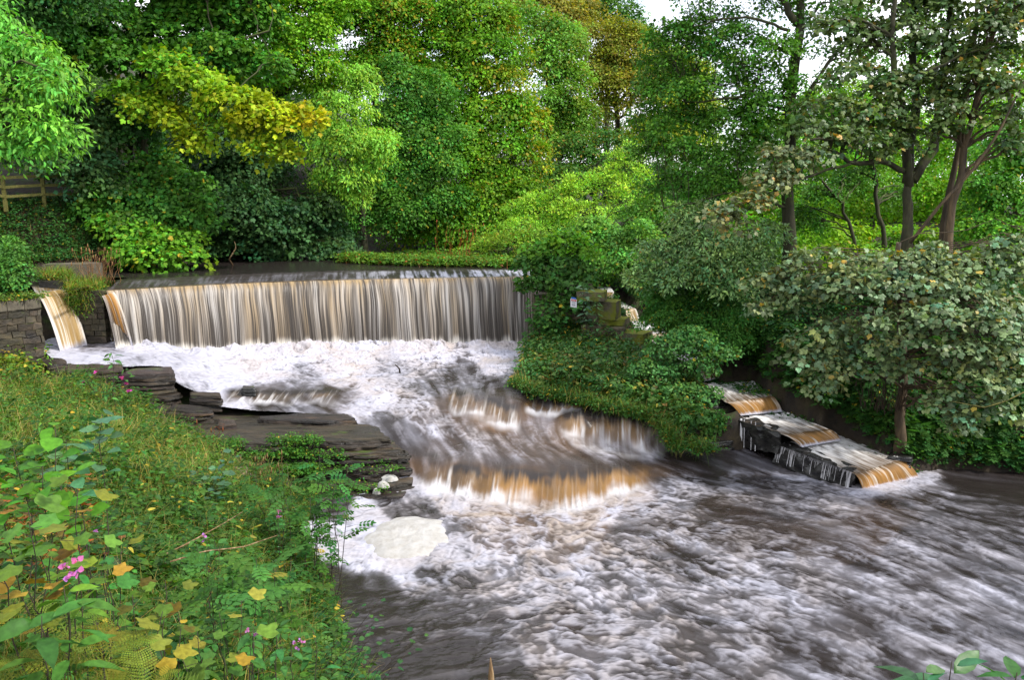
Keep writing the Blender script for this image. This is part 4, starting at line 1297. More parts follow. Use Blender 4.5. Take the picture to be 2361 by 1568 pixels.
# sign on the islet
def sign():
    c = at(1322.5, 697, 29.6)
    k = mpp(29.6) * 1.02
    t = thing('warning_sign', 'small white notice with a red heading among the dark leaves', 'sign', (c[0], c[1] + .05, c[2] - 1.6))
    rot = math.radians(-14)
    co, si = math.cos(rot), math.sin(rot)

    def panel(name, x0, x1, z0, z1, y0, y1, mat):
        b = MB()
        P = [[c[0] + co * x - si * y, c[1] + si * x + co * y, c[2] + z - x * .12] for z in (z0, z1) for x, y in ((x0, y0), (x1, y0), (x1, y1), (x0, y1))]
        b.hexa(P, None, 1, 0)
        return b.build(name, mat, t)
    w, h = 7.2 * k, 9.5 * k
    panel('board', -w, w, -h - 2 * k, h - 2 * k, 0, .015, mat_plain('sign_white', (.62, .62, .64), .5))
    panel('heading_panel', -w * .72, w * .86, h * .28, h * .68, -.006, -.002, mat_plain('sign_red', (.42, .012, .02), .5))
    panel('blue_cap', -w * .75, w * .75, h - 1.9 * k, h + 1.6 * k, 0, .02, mat_plain('sign_blue', (.02, .10, .42), .5))
    ink = mat_plain('sign_ink', (.12, .12, .16), .6)
    lt = mat_plain('sign_lettering', (.85, .6, .6), .5)
    b = MB()
    for i in range(8):      # unreadable white lettering of the heading
        x = -w * .40 + i * w * .125
        P = [[c[0] + co * xx_ - si * y, c[1] + si * xx_ + co * y, c[2] + z - xx_ * .12] for z in (h * .40, h * .56) for xx_, y in ((x, -.012), (x + w * .09, -.012), (x + w * .09, -.008), (x, -.008))]
        b.hexa(P, None, 1, 0)
    b.build('lettering', lt, t)
    for r_ in range(6):
        if r_ != 2: panel('text_line', -w * .6 + (r_ % 2) * w * .1, w * (.7 - .12 * (r_ % 3)), h * (.02 - .17 * r_), h * (.08 - .17 * r_), -.006, -.002, ink)
    b = MB()
    b.tube([[c[0], c[1] + .02, c[2]], [c[0], c[1] + .5, c[2] - .03], [c[0] - .05, c[1] + 1.6, c[2] - .2]], .018, 8)
    b.build('bracket', M_deadw, t)


sign()

# fence on the left bank
fp_ = [(-75, 444, 34.6), (5, 466, 35.6), (96, 462, 36.4), (188, 462, 37.6), (270, 462, 38.9)]
ft = thing('wooden_fence', 'lichen green post and rail fence on the dark left bank', 'fence', at(96, 462, 36.4))
tops = []
for px, py, Y in fp_:
    top = at(px, py - 62, Y); bot = top - A([0, 0, 1.55])
    tops.append(top)
    b = MB(); b.box((top + bot) / 2, (.15, .13, 1.55), .2, None, 3, .01)
    b.build('post', M_wood, ft)
for k in range(4):
    for dz in (-.12, -.52, -.92):
        a_, e_ = tops[k] + A([-.05, -.09, dz]), tops[k + 1] + A([.05, -.09, dz + .02])
        d = norm((e_ - a_)[None])[0]
        L_ = np.linalg.norm(e_ - a_)
        b = MB()
        P = [(a_ if s_ == 0 else e_) + A([0, y, z]) for z in (-.06, .06) for s_, y in ((0, -.025), (1, -.025), (1, .02), (0, .02))]
        b.hexa(P, None, 3, .008)
        b.build('rail', M_wood, ft)

# foam mound, foam clots, sticks
def foam_dome(name, label, cpx, cpy, rx_, ry_, h, seed, z=0.0, cat='foam'):
    c = onz(cpx, cpy, z)
    u = np.linspace(0, 1, 60); v = np.linspace(0, 2 * np.pi, 160, endpoint=False)
    U, V_ = np.meshgrid(u, v, indexing='ij')
    edge = 1 + .16 * pnoise(np.cos(V_) * 1.3 + 5, np.sin(V_) * 1.3, seed) + .04 * pnoise(np.cos(V_) * 4, np.sin(V_) * 4, seed + 1)
    x, y = U * edge * np.cos(V_) * rx_, U * edge * np.sin(V_) * ry_
    hh = h * (1 - U ** 2.2) * (1 + .35 * pnoise(x * 1.1 + 3, y * 1.1, seed + 2)) + .30 * h * fbm(x * 2.6, y * 2.6, seed + 3, 4, .55) * (1 - U ** 6) - .04 * U ** 10
    P = np.stack([x + c[0], y + c[1], hh + c[2]], -1).reshape(-1, 3)
    b = MB()
    n = 160
    i = (np.arange(59)[:, None] * n + np.arange(n)[None]); j = (np.arange(59)[:, None] * n + (np.arange(n)[None] + 1) % n)
    T = np.concatenate([np.stack([i, i + n, j], -1).reshape(-1, 3), np.stack([j, i + n, j + n], -1).reshape(-1, 3)])
    b.add(P, T)
    return tag(b.build(name, M_foam, smooth=True), label, cat)


foam_dome('foam_mound', 'large creamy mound of river foam turning in the eddy', 945, 1238, 1.15, 1.28, .13, 3)
for k, (px, py, r_, z, lb) in enumerate([(897, 1103, .24, .36, 'largest white foam clot on the lowest dark rock step'), (884, 1120, .15, .33, 'small foam clot just below the largest one on the rock steps'),
                                         (920, 1062, .12, .74, 'small flat foam clot highest on the rock steps'), (868, 1137, .10, .14, 'faint foam clot nearest the pool on the rock steps')]):
    foam_dome('foam_clot', lb, px, py, r_ * 1.2, r_ * .8, .12, 20 + k, z)


def stick(name, label, pts, rad, mat=M_deadw, sides=9, wob=.08, cat='stick'):
    P, _ = resample(A(pts), 14)
    rr = np.interp(np.linspace(0, 1, 14), np.linspace(0, 1, len(rad)), rad)
    b = MB(); b.tube(P, rr, sides, None, wob)
    return tag(b.build(name, mat), label, cat)


s_ = at(1131, 1518, 4.6)
stick('broken_stake', 'splintered brown stake poking up at the bottom edge', [s_ + A([.0, .05, -1.4]), s_ + A([0, .02, -.5]), s_ + A([.003, 0, -.12]), s_ + A([0, 0, 0])], [.024] * 11 + [.021, .017, .003])
stick('bent_rod', 'thin bent dark rod sticking out of the foaming water', [onz(922, 864, 1.95), at(921, 850, 27.9), at(911, 841, 27.8)], [.035, .03, .02], M_twig)
stick('dead_branch', 'pale forked dead branch trailing in the pond edge', [onz(537, 612, 5.0), at(528, 598, 37), at(545, 570, 37.3), at(540, 556, 37.4)], [.03, .04, .03, .015])
stick('fallen_twig', 'long pale bare twig lying across the near bank plants', [at(380, 1300, 9.3), at(470, 1272, 9.6), at(560, 1262, 10.0), at(640, 1235, 10.6)], [.012, .01, .008, .004], M_deadw)
stick('fallen_twig', 'upper thin bare twig leaning over the near bank plants', [at(375, 1282, 9.4), at(440, 1250, 9.6), at(520, 1205, 10.2), at(560, 1180, 10.6)], [.010, .009, .006, .003], M_deadw)

# ------------------------------------------------------------------ vegetation tools
def hit(px, py, y0=2.0, y1=90.0):
    """the ground point seen at a photo position"""
    d = ray(px, py)
    yy = np.geomspace(y0, y1, 500)
    P = d[None] * (yy / d[1])[:, None] + A([0, 0, CZ])
    g = ground_h0(P[:, :2])
    k = np.argmax(P[:, 2] < g)
    return P[k]


def gz1(x, y):
    return float(ground_z(A([[x, y]]))[0])


def lumps(lobes, cs, leaf, tpl, col, dens=1.0, cover=1.0, autumn=0.0, acol=(.42, .30, .02), flat=.45, droop=.35, back=.4, sheen=0.0):
    """crown foliage: each lobe (px, py, Y, rx, rz[, options]) is a shell of domed leaf clumps"""
    VV, TT, CC, n0, tw = [], [], [], 0, []
    allb = list(lobes)
    for lb in lobes:        # irregular outline: small sprays standing out of each lobe
        if lb[3] < 24: continue
        for _ in range(3):
            a_ = R.uniform(-.5, 3.6)
            f_ = R.uniform(.30, .48)
            allb.append((lb[0] + lb[3] * R.uniform(.75, 1.1) * math.cos(a_), lb[1] - lb[4] * R.uniform(.75, 1.15) * math.sin(a_), lb[2] - R.uniform(-.2, .8) * lb[3] * mpp(lb[2]) * .6, lb[3] * f_, lb[4] * f_, *lb[5:]))
    for lb in allb:
        px, py, Yd, rx, rz = lb[:5]
        op = lb[5] if len(lb) > 5 else {}
        c = at(px, py, Yd)
        s = mpp(Yd) / ray(px, py)[1]
        r = A([rx * s, max(rx, rz) * s * .8, rz * s * .92])
        area = 4 * np.pi * (((r[0] * r[1]) ** 1.6 + (r[0] * r[2]) ** 1.6 + (r[1] * r[2]) ** 1.6) / 3) ** (1 / 1.6)
        n = max(4, int(area * 1.5 / cs ** 2 * dens * op.get('dens', 1)))
        D = randdir(n * 3)
        keep = (R.random(n * 3) < np.where(D[:, 1] < .25, 1, back)) & (R.random(n * 3) < np.where(D[:, 2] > -.3, 1, .25))
        D = D[keep][:n]
        n = len(D)
        C = c + D * r * (1 - .5 * R.random(n) ** 1.7)[:, None]
        a = cs * R.uniform(.55, 1.05, n)
        nl = np.maximum(5, (cover * 3.2 * a ** 2 / leaf ** 2 * R.uniform(.7, 1.3, n)).astype(int))
        if op.get('twig', 1):
            tw.append((c, C, a))
        k = np.repeat(np.arange(n), nl)
        N = len(k)
        mN = norm(UP * .9 + D * .75 + .25 * R.normal(size=(n, 3)))[k]
        rad = R.normal(size=(N, 3))
        rad = norm(rad - (rad * mN).sum(1, keepdims=True) * mN)
        rho = np.sqrt(R.random(N))
        ak = a[k]
        pos = C[k] + rad * (rho * ak)[:, None] - UP * (ak * flat * rho ** 2)[:, None] + mN * (ak * .16 * R.normal(size=N))[:, None]
        nrm = norm(mN + .42 * R.normal(size=(N, 3)) + rad * .35)
        dr = norm(rad + .55 * R.normal(size=(N, 3)) - UP * droop)
        ls = leaf * np.exp(R.normal(0, .2, N))
        b = A(op.get('col', col), float) * A([1.5, 1.42, .95])
        au = op.get('autumn', autumn)
        cl = tint(b, n, .27, .13)[k]
        lc = cl * np.exp(R.normal(0, .17, N))[:, None]
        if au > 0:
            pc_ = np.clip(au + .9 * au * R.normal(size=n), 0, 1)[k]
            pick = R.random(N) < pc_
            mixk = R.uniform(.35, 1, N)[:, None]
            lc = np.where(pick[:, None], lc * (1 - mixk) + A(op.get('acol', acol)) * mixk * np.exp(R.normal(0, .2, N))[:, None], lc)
        V, T, Cc = scatter(tpl, pos, dr, nrm, ls, np.clip(lc, .002, .9))
        VV.append(V); TT.append(T + n0); CC.append(Cc); n0 += len(V)
    return np.concatenate(VV), np.concatenate(TT), np.concatenate(CC), tw


def curve3(a, b, sag=.12, n=6, wob=.06):
    t = np.linspace(0, 1, n)[:, None]
    L_ = np.linalg.norm(b - a)
    P = a * (1 - t) + b * t + UP * (sag * L_ * 4 * t * (1 - t))
    P[1:-1] += wob * L_ * .5 * R.normal(size=(n - 2, 3))
    return P


def tree(name, label, cat, trunk, lobes, leaf=.17, cs=1.0, col=(.05, .14, .015), tpl=RHOMB, r0=.25, dens=1, cover=1, autumn=0, acol=(.42, .30, .02), bark=None, stems=(), group=None, mat=None,
         ground=True, flat=.45, droop=.35, twr=.014, twp=.55, back=.4, lk=.55):
    """trunk: [(px, py, Y)] from the foot up; stems: further [(path, radius)]; lobes: crown"""
    tp = A([at(*p) for p in trunk])
    if ground:
        g = gz1(tp[0, 0], tp[0, 1])
        tp[0, 2] = g - .1
        if tp[1, 2] < g + .3: tp[1, 2] = g + .6
    root = thing(name, label, cat, tp[0], group)
    V, T, C, tw = lumps(lobes, cs, leaf, tpl, col, dens, cover, autumn, acol, flat, droop, back)
    mk('crown', V, T, mat or M_leaf, root, fcol=C)
    b = MB()
    P, _ = resample(tp, 14)
    P[1:-1, :2] += .035 * R.normal(size=(12, 2))
    rad = r0 * np.linspace(1, .42, 14)
    rad[0] *= 1.35; rad[1] *= 1.1
    b.tube(P, rad, 10, None, .06)
    allp = [(P, rad)]
    for path, rs in stems:
        Q_, _ = resample(A([at(*p) if len(p) == 3 else p for p in path]), 12)
        Q_[1:-1] += .03 * R.normal(size=(10, 3))
        rr = rs * np.linspace(1, .35, 12)
        b.tube(Q_, rr, 8, None, .06)
        allp.append((Q_, rr))
    PP = np.concatenate([p for p, _ in allp]); RR = np.concatenate([r for _, r in allp])
    for c, Cl, a in tw:
        d = np.linalg.norm(PP - c, axis=1) + np.where(PP[:, 2] > c[2] - .2, 2.0, 0)
        j = int(np.argmin(d))
        rl = min(RR[j] * lk, .02 + .02 * np.linalg.norm(PP[j] - c))
        L_ = curve3(PP[j], c, .10, 7)
        b.tube(L_, np.linspace(rl, max(rl * .4, twr), 7), 6, None, .05, False)
        for q_ in Cl[R.random(len(Cl)) < twp]:
            st_ = L_[R.integers(3, 7)]
            b.tube(curve3(st_, q_, .08, 5, .08), np.linspace(twr * 1.2, twr * .4, 5), 3, None, 0, False)
    b.build('trunk', bark or M_bark, root, smooth=True)
    return root


# ------------------------------------------------------------------ trees
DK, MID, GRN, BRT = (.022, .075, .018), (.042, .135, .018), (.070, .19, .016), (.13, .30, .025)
YEL, BRN, PALE, GREY = (.20, .25, .015), (.22, .19, .025), (.17, .33, .09), (.08, .115, .07)
ORANGE = (.55, .26, .02)

tree('cherry_tree', 'pale green leafy tree hanging in from the left edge, lit by the sun', 'tree', [(-170, 620, 20.5), (-165, 300, 20.5), (-120, 60, 20.5), (-90, -100, 20.5)],
     [(-10, 110, 20.8, 90, 50), (70, 130, 20.6, 80, 42), (20, 195, 20.3, 110, 45), (110, 215, 20.4, 50, 26), (10, 275, 20.2, 100, 40), (100, 295, 20.0, 70, 28), (20, 340, 20.0, 100, 26), (-40, 40, 21, 80, 50)],
     .15, .55, (.09, .255, .045), LANCE, .2, .95, 1.0, 0, flat=.5, droop=.6)
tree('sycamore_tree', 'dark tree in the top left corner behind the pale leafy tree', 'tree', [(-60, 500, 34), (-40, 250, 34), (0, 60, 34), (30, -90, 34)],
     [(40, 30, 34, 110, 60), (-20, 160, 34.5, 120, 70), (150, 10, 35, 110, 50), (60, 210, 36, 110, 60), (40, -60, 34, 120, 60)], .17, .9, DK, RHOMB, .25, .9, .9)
tree('sycamore_tree', 'large sycamore with a dark forked trunk and a long yellow bough', 'tree', [(318, 400, 41), (326, 260, 40), (342, 120, 39), (352, 20, 39), (362, -140, 39)],
     [(230, 40, 38.5, 120, 60), (150, 110, 38, 130, 55), (430, 50, 40, 120, 55), (540, 30, 40, 120, 60), (260, 120, 38, 90, 35), (470, 120, 39, 120, 40), (560, 150, 39, 90, 45), (330, -70, 39, 160, 60), (500, -70, 40, 160, 60),
      (390, 145, 36, 62, 26, {'col': GRN, 'autumn': .12}), (450, 185, 36, 72, 30, {'col': (.13, .25, .015), 'autumn': .12}), (535, 225, 35.6, 70, 34, {'col': (.15, .24, .012), 'autumn': .2}),
      (600, 262, 35.2, 60, 36, {'col': (.17, .23, .012), 'autumn': .3}), (650, 275, 35, 52, 34, {'col': (.22, .32, .012), 'autumn': .36, 'acol': (.46, .40, .02)}), (700, 262, 35, 32, 20, {'col': (.22, .27, .012), 'autumn': .4, 'acol': (.48, .36, .02)}),
      (300, 205, 36.4, 50, 24, {'col': GRN, 'autumn': .1}), (345, 235, 36, 56, 26, {'col': (.12, .23, .015), 'autumn': .2}), (400, 272, 35.8, 48, 24, {'col': (.15, .23, .012), 'autumn': .35}), (440, 318, 35.6, 36, 26, {'col': (.15, .24, .015), 'autumn': .25}),
      (620, 335, 35, 44, 30, {'col': (.14, .24, .015), 'autumn': .25}), (530, 290, 35.6, 46, 20, {'col': (.12, .22, .015), 'autumn': .2}), (300, 300, 38, 60, 40, {'col': DK})],
     .21, .62, MID, tpl_palm(), .32, 1.0, 1.05, .02, (.38, .40, .02),
     stems=[([(305, 400, 41), (297, 290, 40), (320, 190, 39.5), (338, 110, 39.2)], .17), ([(338, 150, 39), (300, 80, 38.5), (270, 20, 38)], .16), ([(350, 60, 39), (420, 95, 38.5), (520, 100, 38), (620, 70, 38)], .12),
            ([(335, 200, 39), (420, 175, 37), (520, 215, 36), (640, 265, 35.2)], .12)])
tree('sycamore_tree', 'grey green sycamore boughs above the wooden fence', 'tree', [(210, 470, 39), (205, 360, 38.6), (190, 270, 38.4), (180, 200, 38.4)],
     [(110, 330, 37.6, 100, 36), (190, 300, 37.4, 100, 36), (60, 270, 38, 90, 36), (200, 365, 37, 90, 30), (260, 420, 37, 70, 28), (110, 240, 38.6, 110, 40), (240, 240, 38.6, 60, 36)], .20, .75, (.042, .095, .040), PALM, .18, .95, .9, 0)
tree('sycamore_sapling', 'bright green sycamore bush overhanging the pond by the grassy pier', 'sapling', [(345, 630, 36.3), (348, 560, 36), (360, 500, 36)],
     [(350, 590, 35.2, 75, 34), (420, 580, 35.6, 60, 36), (300, 575, 35.4, 46, 22), (400, 545, 36, 70, 26), (290, 520, 36.2, 70, 22)], .22, .5, (.075, .20, .022), PALM, .07, 1.05, 1.0, .04)
tree('sycamore_sapling', 'mid green sycamore sapling with layered leaves below the forked trunk', 'sapling', [(330, 560, 38.5), (335, 470, 38.2), (345, 400, 38)],
     [(300, 440, 37.4, 90, 28), (390, 460, 37.4, 80, 28), (330, 500, 37, 100, 30), (430, 500, 37.4, 70, 30), (240, 480, 37.2, 70, 22), (360, 390, 38.4, 70, 40), (400, 420, 38.2, 70, 30)], .20, .6, (.05, .15, .03), PALM, .09, .95, .95, .02)
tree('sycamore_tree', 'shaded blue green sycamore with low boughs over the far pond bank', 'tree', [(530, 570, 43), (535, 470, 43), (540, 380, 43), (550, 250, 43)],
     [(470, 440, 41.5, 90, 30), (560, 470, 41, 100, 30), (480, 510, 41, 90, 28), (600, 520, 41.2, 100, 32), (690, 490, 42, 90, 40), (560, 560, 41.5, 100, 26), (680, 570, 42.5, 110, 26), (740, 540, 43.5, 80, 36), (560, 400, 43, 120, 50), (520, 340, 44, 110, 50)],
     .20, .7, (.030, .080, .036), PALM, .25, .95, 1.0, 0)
tree('ash_tree', 'tall bright yellow green tree leaning over the yellow bough', 'tree', [(640, 520, 45), (640, 330, 45), (632, 140, 45), (625, -80, 45)],
     [(620, 60, 43, 90, 46), (700, 90, 43, 70, 50), (650, 130, 42.8, 80, 34), (720, 150, 43, 60, 40), (590, -20, 44, 130, 50), (700, 10, 44, 90, 50), (740, 210, 43.5, 46, 36), (600, 190, 44, 60, 26), (760, -60, 45, 100, 60)],
     .17, .75, (.10, .24, .018), RHOMB, .25, 1.0, 1, .06, (.36, .26, .02))
tree('ash_tree', 'feathery pale green tree with drooping sprays above the middle of the pond', 'tree', [(840, 560, 44.5), (835, 430, 44), (820, 280, 43.6), (810, 170, 43.6)],
     [(790, 250, 42.2, 60, 44), (810, 320, 42, 80, 44), (760, 350, 42, 60, 40), (860, 350, 42, 50, 34), (800, 400, 42, 70, 36), (740, 300, 42.4, 40, 34), (830, 200, 43, 50, 50), (790, 450, 42.6, 60, 30)],
     .19, .6, (.16, .33, .055), NARROW, .2, 1.0, 1.25, .02, droop=.7)
tree('sycamore_tree', 'rounded crown with an orange tinged edge, left of the big yellow edged crown', 'tree', [(870, 560, 52), (870, 350, 52), (865, 150, 52), (860, -60, 52)],
     [(830, 60, 50, 90, 60), (890, 30, 50, 80, 60, {'autumn': .3, 'acol': (.40, .24, .02)}), (900, 110, 49.6, 60, 50, {'autumn': .25, 'acol': (.40, .24, .02)}), (830, 150, 50, 80, 50), (850, -60, 51, 120, 60), (780, 0, 51, 80, 70)], .18, .95, GRN, RHOMB, .3, 1, 1, .05)
tree('sycamore_tree', 'mid green domed tree over the far pond bank, before the yellow edged crown', 'tree', [(945, 540, 49.5), (950, 430, 49), (955, 300, 49), (958, 180, 49)],
     [(930, 190, 48, 70, 50), (990, 240, 47.6, 70, 50), (920, 270, 47.6, 80, 46), (980, 320, 47, 80, 46), (900, 350, 47, 80, 46), (960, 400, 46.4, 90, 42), (880, 430, 46.2, 80, 40), (1000, 450, 46.2, 70, 36), (920, 480, 45.8, 90, 34), (1010, 380, 46.6, 60, 40), (850, 500, 45.6, 80, 34)],
     .17, .8, (.055, .165, .03), RHOMB, .25, 1.05, 1.1, .03)
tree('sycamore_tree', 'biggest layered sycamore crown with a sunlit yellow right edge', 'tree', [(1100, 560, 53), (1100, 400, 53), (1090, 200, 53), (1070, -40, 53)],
     [(1010, 20, 52, 110, 60), (1090, 30, 51.6, 90, 60), (1010, 110, 51.4, 100, 50), (1110, 110, 51, 90, 50), (1050, 170, 51, 110, 46), (1160, 190, 50.6, 70, 46, {'autumn': .22, 'col': (.11, .21, .015)}), (1140, 60, 51.4, 40, 40, {'autumn': .4}), (1120, 255, 50.4, 100, 44), (1205, 265, 50.4, 40, 40, {'autumn': .35, 'col': (.14, .22, .012)}),  # yellower right-edge lobes: sunlight on that side put into the leaf colour
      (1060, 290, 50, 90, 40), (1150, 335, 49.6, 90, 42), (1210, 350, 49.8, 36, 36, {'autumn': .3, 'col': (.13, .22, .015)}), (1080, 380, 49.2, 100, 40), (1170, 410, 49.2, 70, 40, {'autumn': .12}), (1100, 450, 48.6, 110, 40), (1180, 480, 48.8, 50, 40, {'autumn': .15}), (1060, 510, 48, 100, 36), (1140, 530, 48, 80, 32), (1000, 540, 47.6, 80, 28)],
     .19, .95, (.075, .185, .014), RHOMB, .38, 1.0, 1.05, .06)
tree('oak_tree', 'green crown between the yellow edged sycamore and the brown tree', 'tree', [(1270, 480, 62), (1270, 330, 62), (1262, 150, 62), (1255, 40, 62)],
     [(1230, 60, 60, 80, 46), (1290, 110, 59.4, 60, 46), (1240, 150, 59.4, 80, 46), (1310, 190, 59, 50, 46), (1260, 240, 58.6, 80, 44), (1320, 280, 58.6, 50, 40), (1270, 330, 58.2, 70, 40)], .19, 1.0, (.09, .20, .03), RHOMB, .3, 1, 1, .10, (.34, .26, .04))
tree('beech_tree', 'rusty brown tinged crown on the skyline', 'tree', [(1430, 420, 67), (1425, 300, 67), (1415, 150, 67), (1410, 80, 67)],
     [(1380, 80, 65, 70, 40), (1440, 110, 64.6, 70, 44), (1370, 150, 64.4, 60, 46), (1480, 160, 64.4, 50, 44), (1420, 190, 64, 80, 44), (1480, 220, 64, 46, 40, {'col': (.16, .20, .03)}), (1380, 240, 64, 50, 40, {'col': (.14, .19, .03)})], .19, 1.0, (.135, .165, .024), RHOMB, .3, 1, 1, .14, (.24, .16, .03))
tree('beech_tree', 'olive brown crown at the top edge behind the skyline trees', 'tree', [(1290, 380, 73), (1285, 200, 73), (1280, 60, 73), (1278, 0, 73)],
     [(1260, 10, 72, 80, 36), (1330, 40, 72, 50, 40), (1200, -10, 72, 70, 40), (1300, 70, 71, 70, 40)], .22, 1.2, (.15, .17, .035), RHOMB, .3, 1, .9, .15, (.34, .24, .04))
tree('oak_tree', 'highest green crown against the white sky', 'tree', [(1400, 380, 76), (1400, 200, 76), (1398, 80, 76), (1396, 30, 76)],
     [(1390, 20, 75, 60, 40), (1440, 50, 75, 46, 34), (1360, 30, 75, 36, 40), (1480, 90, 74, 46, 34), (1400, -20, 75, 50, 30)], .22, 1.1, (.055, .15, .03), RHOMB, .3, 1, .9)
tree('oak_tree', 'yellow green crown on the skyline right of the rusty tree', 'tree', [(1540, 430, 66), (1540, 320, 66), (1540, 210, 66), (1540, 150, 66)],
     [(1530, 130, 65, 56, 36), (1570, 170, 65, 60, 40), (1530, 210, 64.6, 60, 44), (1590, 240, 64, 70, 46), (1530, 290, 63.6, 60, 50), (1500, 330, 63, 60, 50), (1590, 330, 63, 80, 50)], .2, 1.0, (.15, .23, .02), RHOMB, .25, 1, 1, .1)
tree('hawthorn_tree', 'shadowy small tree under the rusty crown', 'tree', [(1370, 480, 57), (1370, 400, 57), (1372, 330, 57), (1375, 280, 57)],
     [(1330, 350, 55.6, 60, 36), (1400, 340, 56, 60, 46), (1350, 400, 55, 70, 36), (1430, 400, 55, 60, 40), (1290, 410, 54, 70, 36), (1260, 460, 52.4, 60, 30)], .17, .9, (.045, .125, .025), RHOMB, .18, 1, 1, .08, (.34, .22, .03))
tree('willow_shrub', 'sunlit pale green willow thicket behind the right end of the weir', 'shrub', [(1300, 590, 44.5), (1300, 540, 44.5), (1300, 480, 44.5), (1300, 440, 44.5)],
     [(1240, 490, 43.6, 60, 34), (1290, 465, 43.4, 50, 40), (1340, 440, 43.2, 46, 44), (1385, 425, 43.6, 50, 40), (1200, 500, 43.8, 36, 30), (1280, 530, 43, 90, 34), (1370, 500, 42.8, 90, 38), (1440, 470, 43, 60, 40), (1450, 400, 44, 50, 50), (1200, 530, 43.4, 60, 26)],
     .15, .42, (.19, .36, .05), NARROW, .1, .62, 1.0, .05, (.4, .34, .04), droop=-.75, flat=.05)
tree('willow_shrub', 'lower olive green shrub at the edge of the weedy gravel bar', 'shrub', [(1150, 600, 42.5), (1150, 580, 42.5), (1150, 550, 42.4), (1150, 530, 42.4)],
     [(1130, 560, 41.6, 50, 22), (1190, 560, 41, 60, 26), (1100, 580, 41.4, 36, 14), (1240, 570, 40.4, 60, 28)], .14, .38, (.13, .25, .035), NARROW, .06, .65, 1.0, .08, (.34, .22, .04), droop=-.75, flat=.05)
tree('alder_shrub', 'fresh green shrub behind the dark sycamore bush on the islet', 'shrub', [(1400, 640, 37), (1400, 590, 37), (1400, 540, 37), (1400, 500, 37)],
     [(1350, 545, 36.4, 70, 34), (1420, 550, 36, 70, 40), (1480, 560, 35.6, 60, 40), (1380, 600, 35.4, 80, 36), (1450, 610, 35, 60, 36), (1490, 490, 37, 50, 46)], .13, .5, (.085, .21, .045), RHOMB, .08, 1.05, 1.15, .02)
tree('alder_tree', 'dark small leaved tree with one straight trunk right of the skyline gap', 'tree', [(1816, 770, 29), (1820, 560, 29), (1818, 380, 29.2), (1824, 170, 29.4), (1846, 40, 29.6), (1856, -120, 29.6)],
     [(1560, 90, 31, 70, 46), (1640, 50, 31, 80, 46), (1620, 130, 30.6, 80, 40), (1710, 90, 30, 80, 40), (1560, 200, 31, 80, 44), (1660, 200, 30, 90, 40), (1750, 160, 29.6, 70, 36), (1580, 280, 30.6, 80, 40), (1690, 280, 29.4, 90, 40), (1770, 240, 29, 60, 40), (1540, 350, 31, 70, 40), (1640, 360, 29.6, 80, 38),
      (1740, 340, 29, 60, 34), (1570, 430, 30.4, 80, 36), (1680, 420, 29, 70, 30), (1780, 20, 30, 60, 40, {'dens': .5}), (1900, 40, 29.6, 70, 40, {'dens': .5}), (1930, 120, 29.4, 60, 36, {'dens': .55}), (1880, 190, 29, 60, 30, {'dens': .6}), (1620, -60, 31, 120, 50), (1850, -80, 30, 140, 50), (1500, 270, 32, 40, 50), (1850, 290, 28.6, 60, 30), (1800, 110, 29, 50, 30), (1520, 150, 32, 50, 36), (1760, 420, 28.6, 60, 30), (1970, 40, 29, 50, 34, {'dens': .6}), (1830, 380, 28.6, 50, 24), (1900, 250, 28.6, 50, 22)],
     .125, .5, (.046, .135, .020), RHOMB, .26, .72, .85, .0, stems=[([(1846, 60, 29.6), (1820, 30, 29.5), (1790, -20, 29.4), (1770, -80, 29)], .14), ([(1825, 300, 29.2), (1890, 170, 29), (1960, 80, 28.6), (2010, 30, 28.4)], .09), ([(1822, 230, 29.3), (1740, 215, 29), (1660, 230, 29), (1580, 235, 30)], .07),
                                                                  ([(1818, 480, 29), (1740, 455, 28.6), (1680, 440, 28.4), (1600, 470, 29), (1530, 480, 29.6)], .06), ([(1822, 70, 29.5), (1740, 40, 29.4), (1660, 42, 29.6), (1600, 60, 30)], .06)], twr=.011)
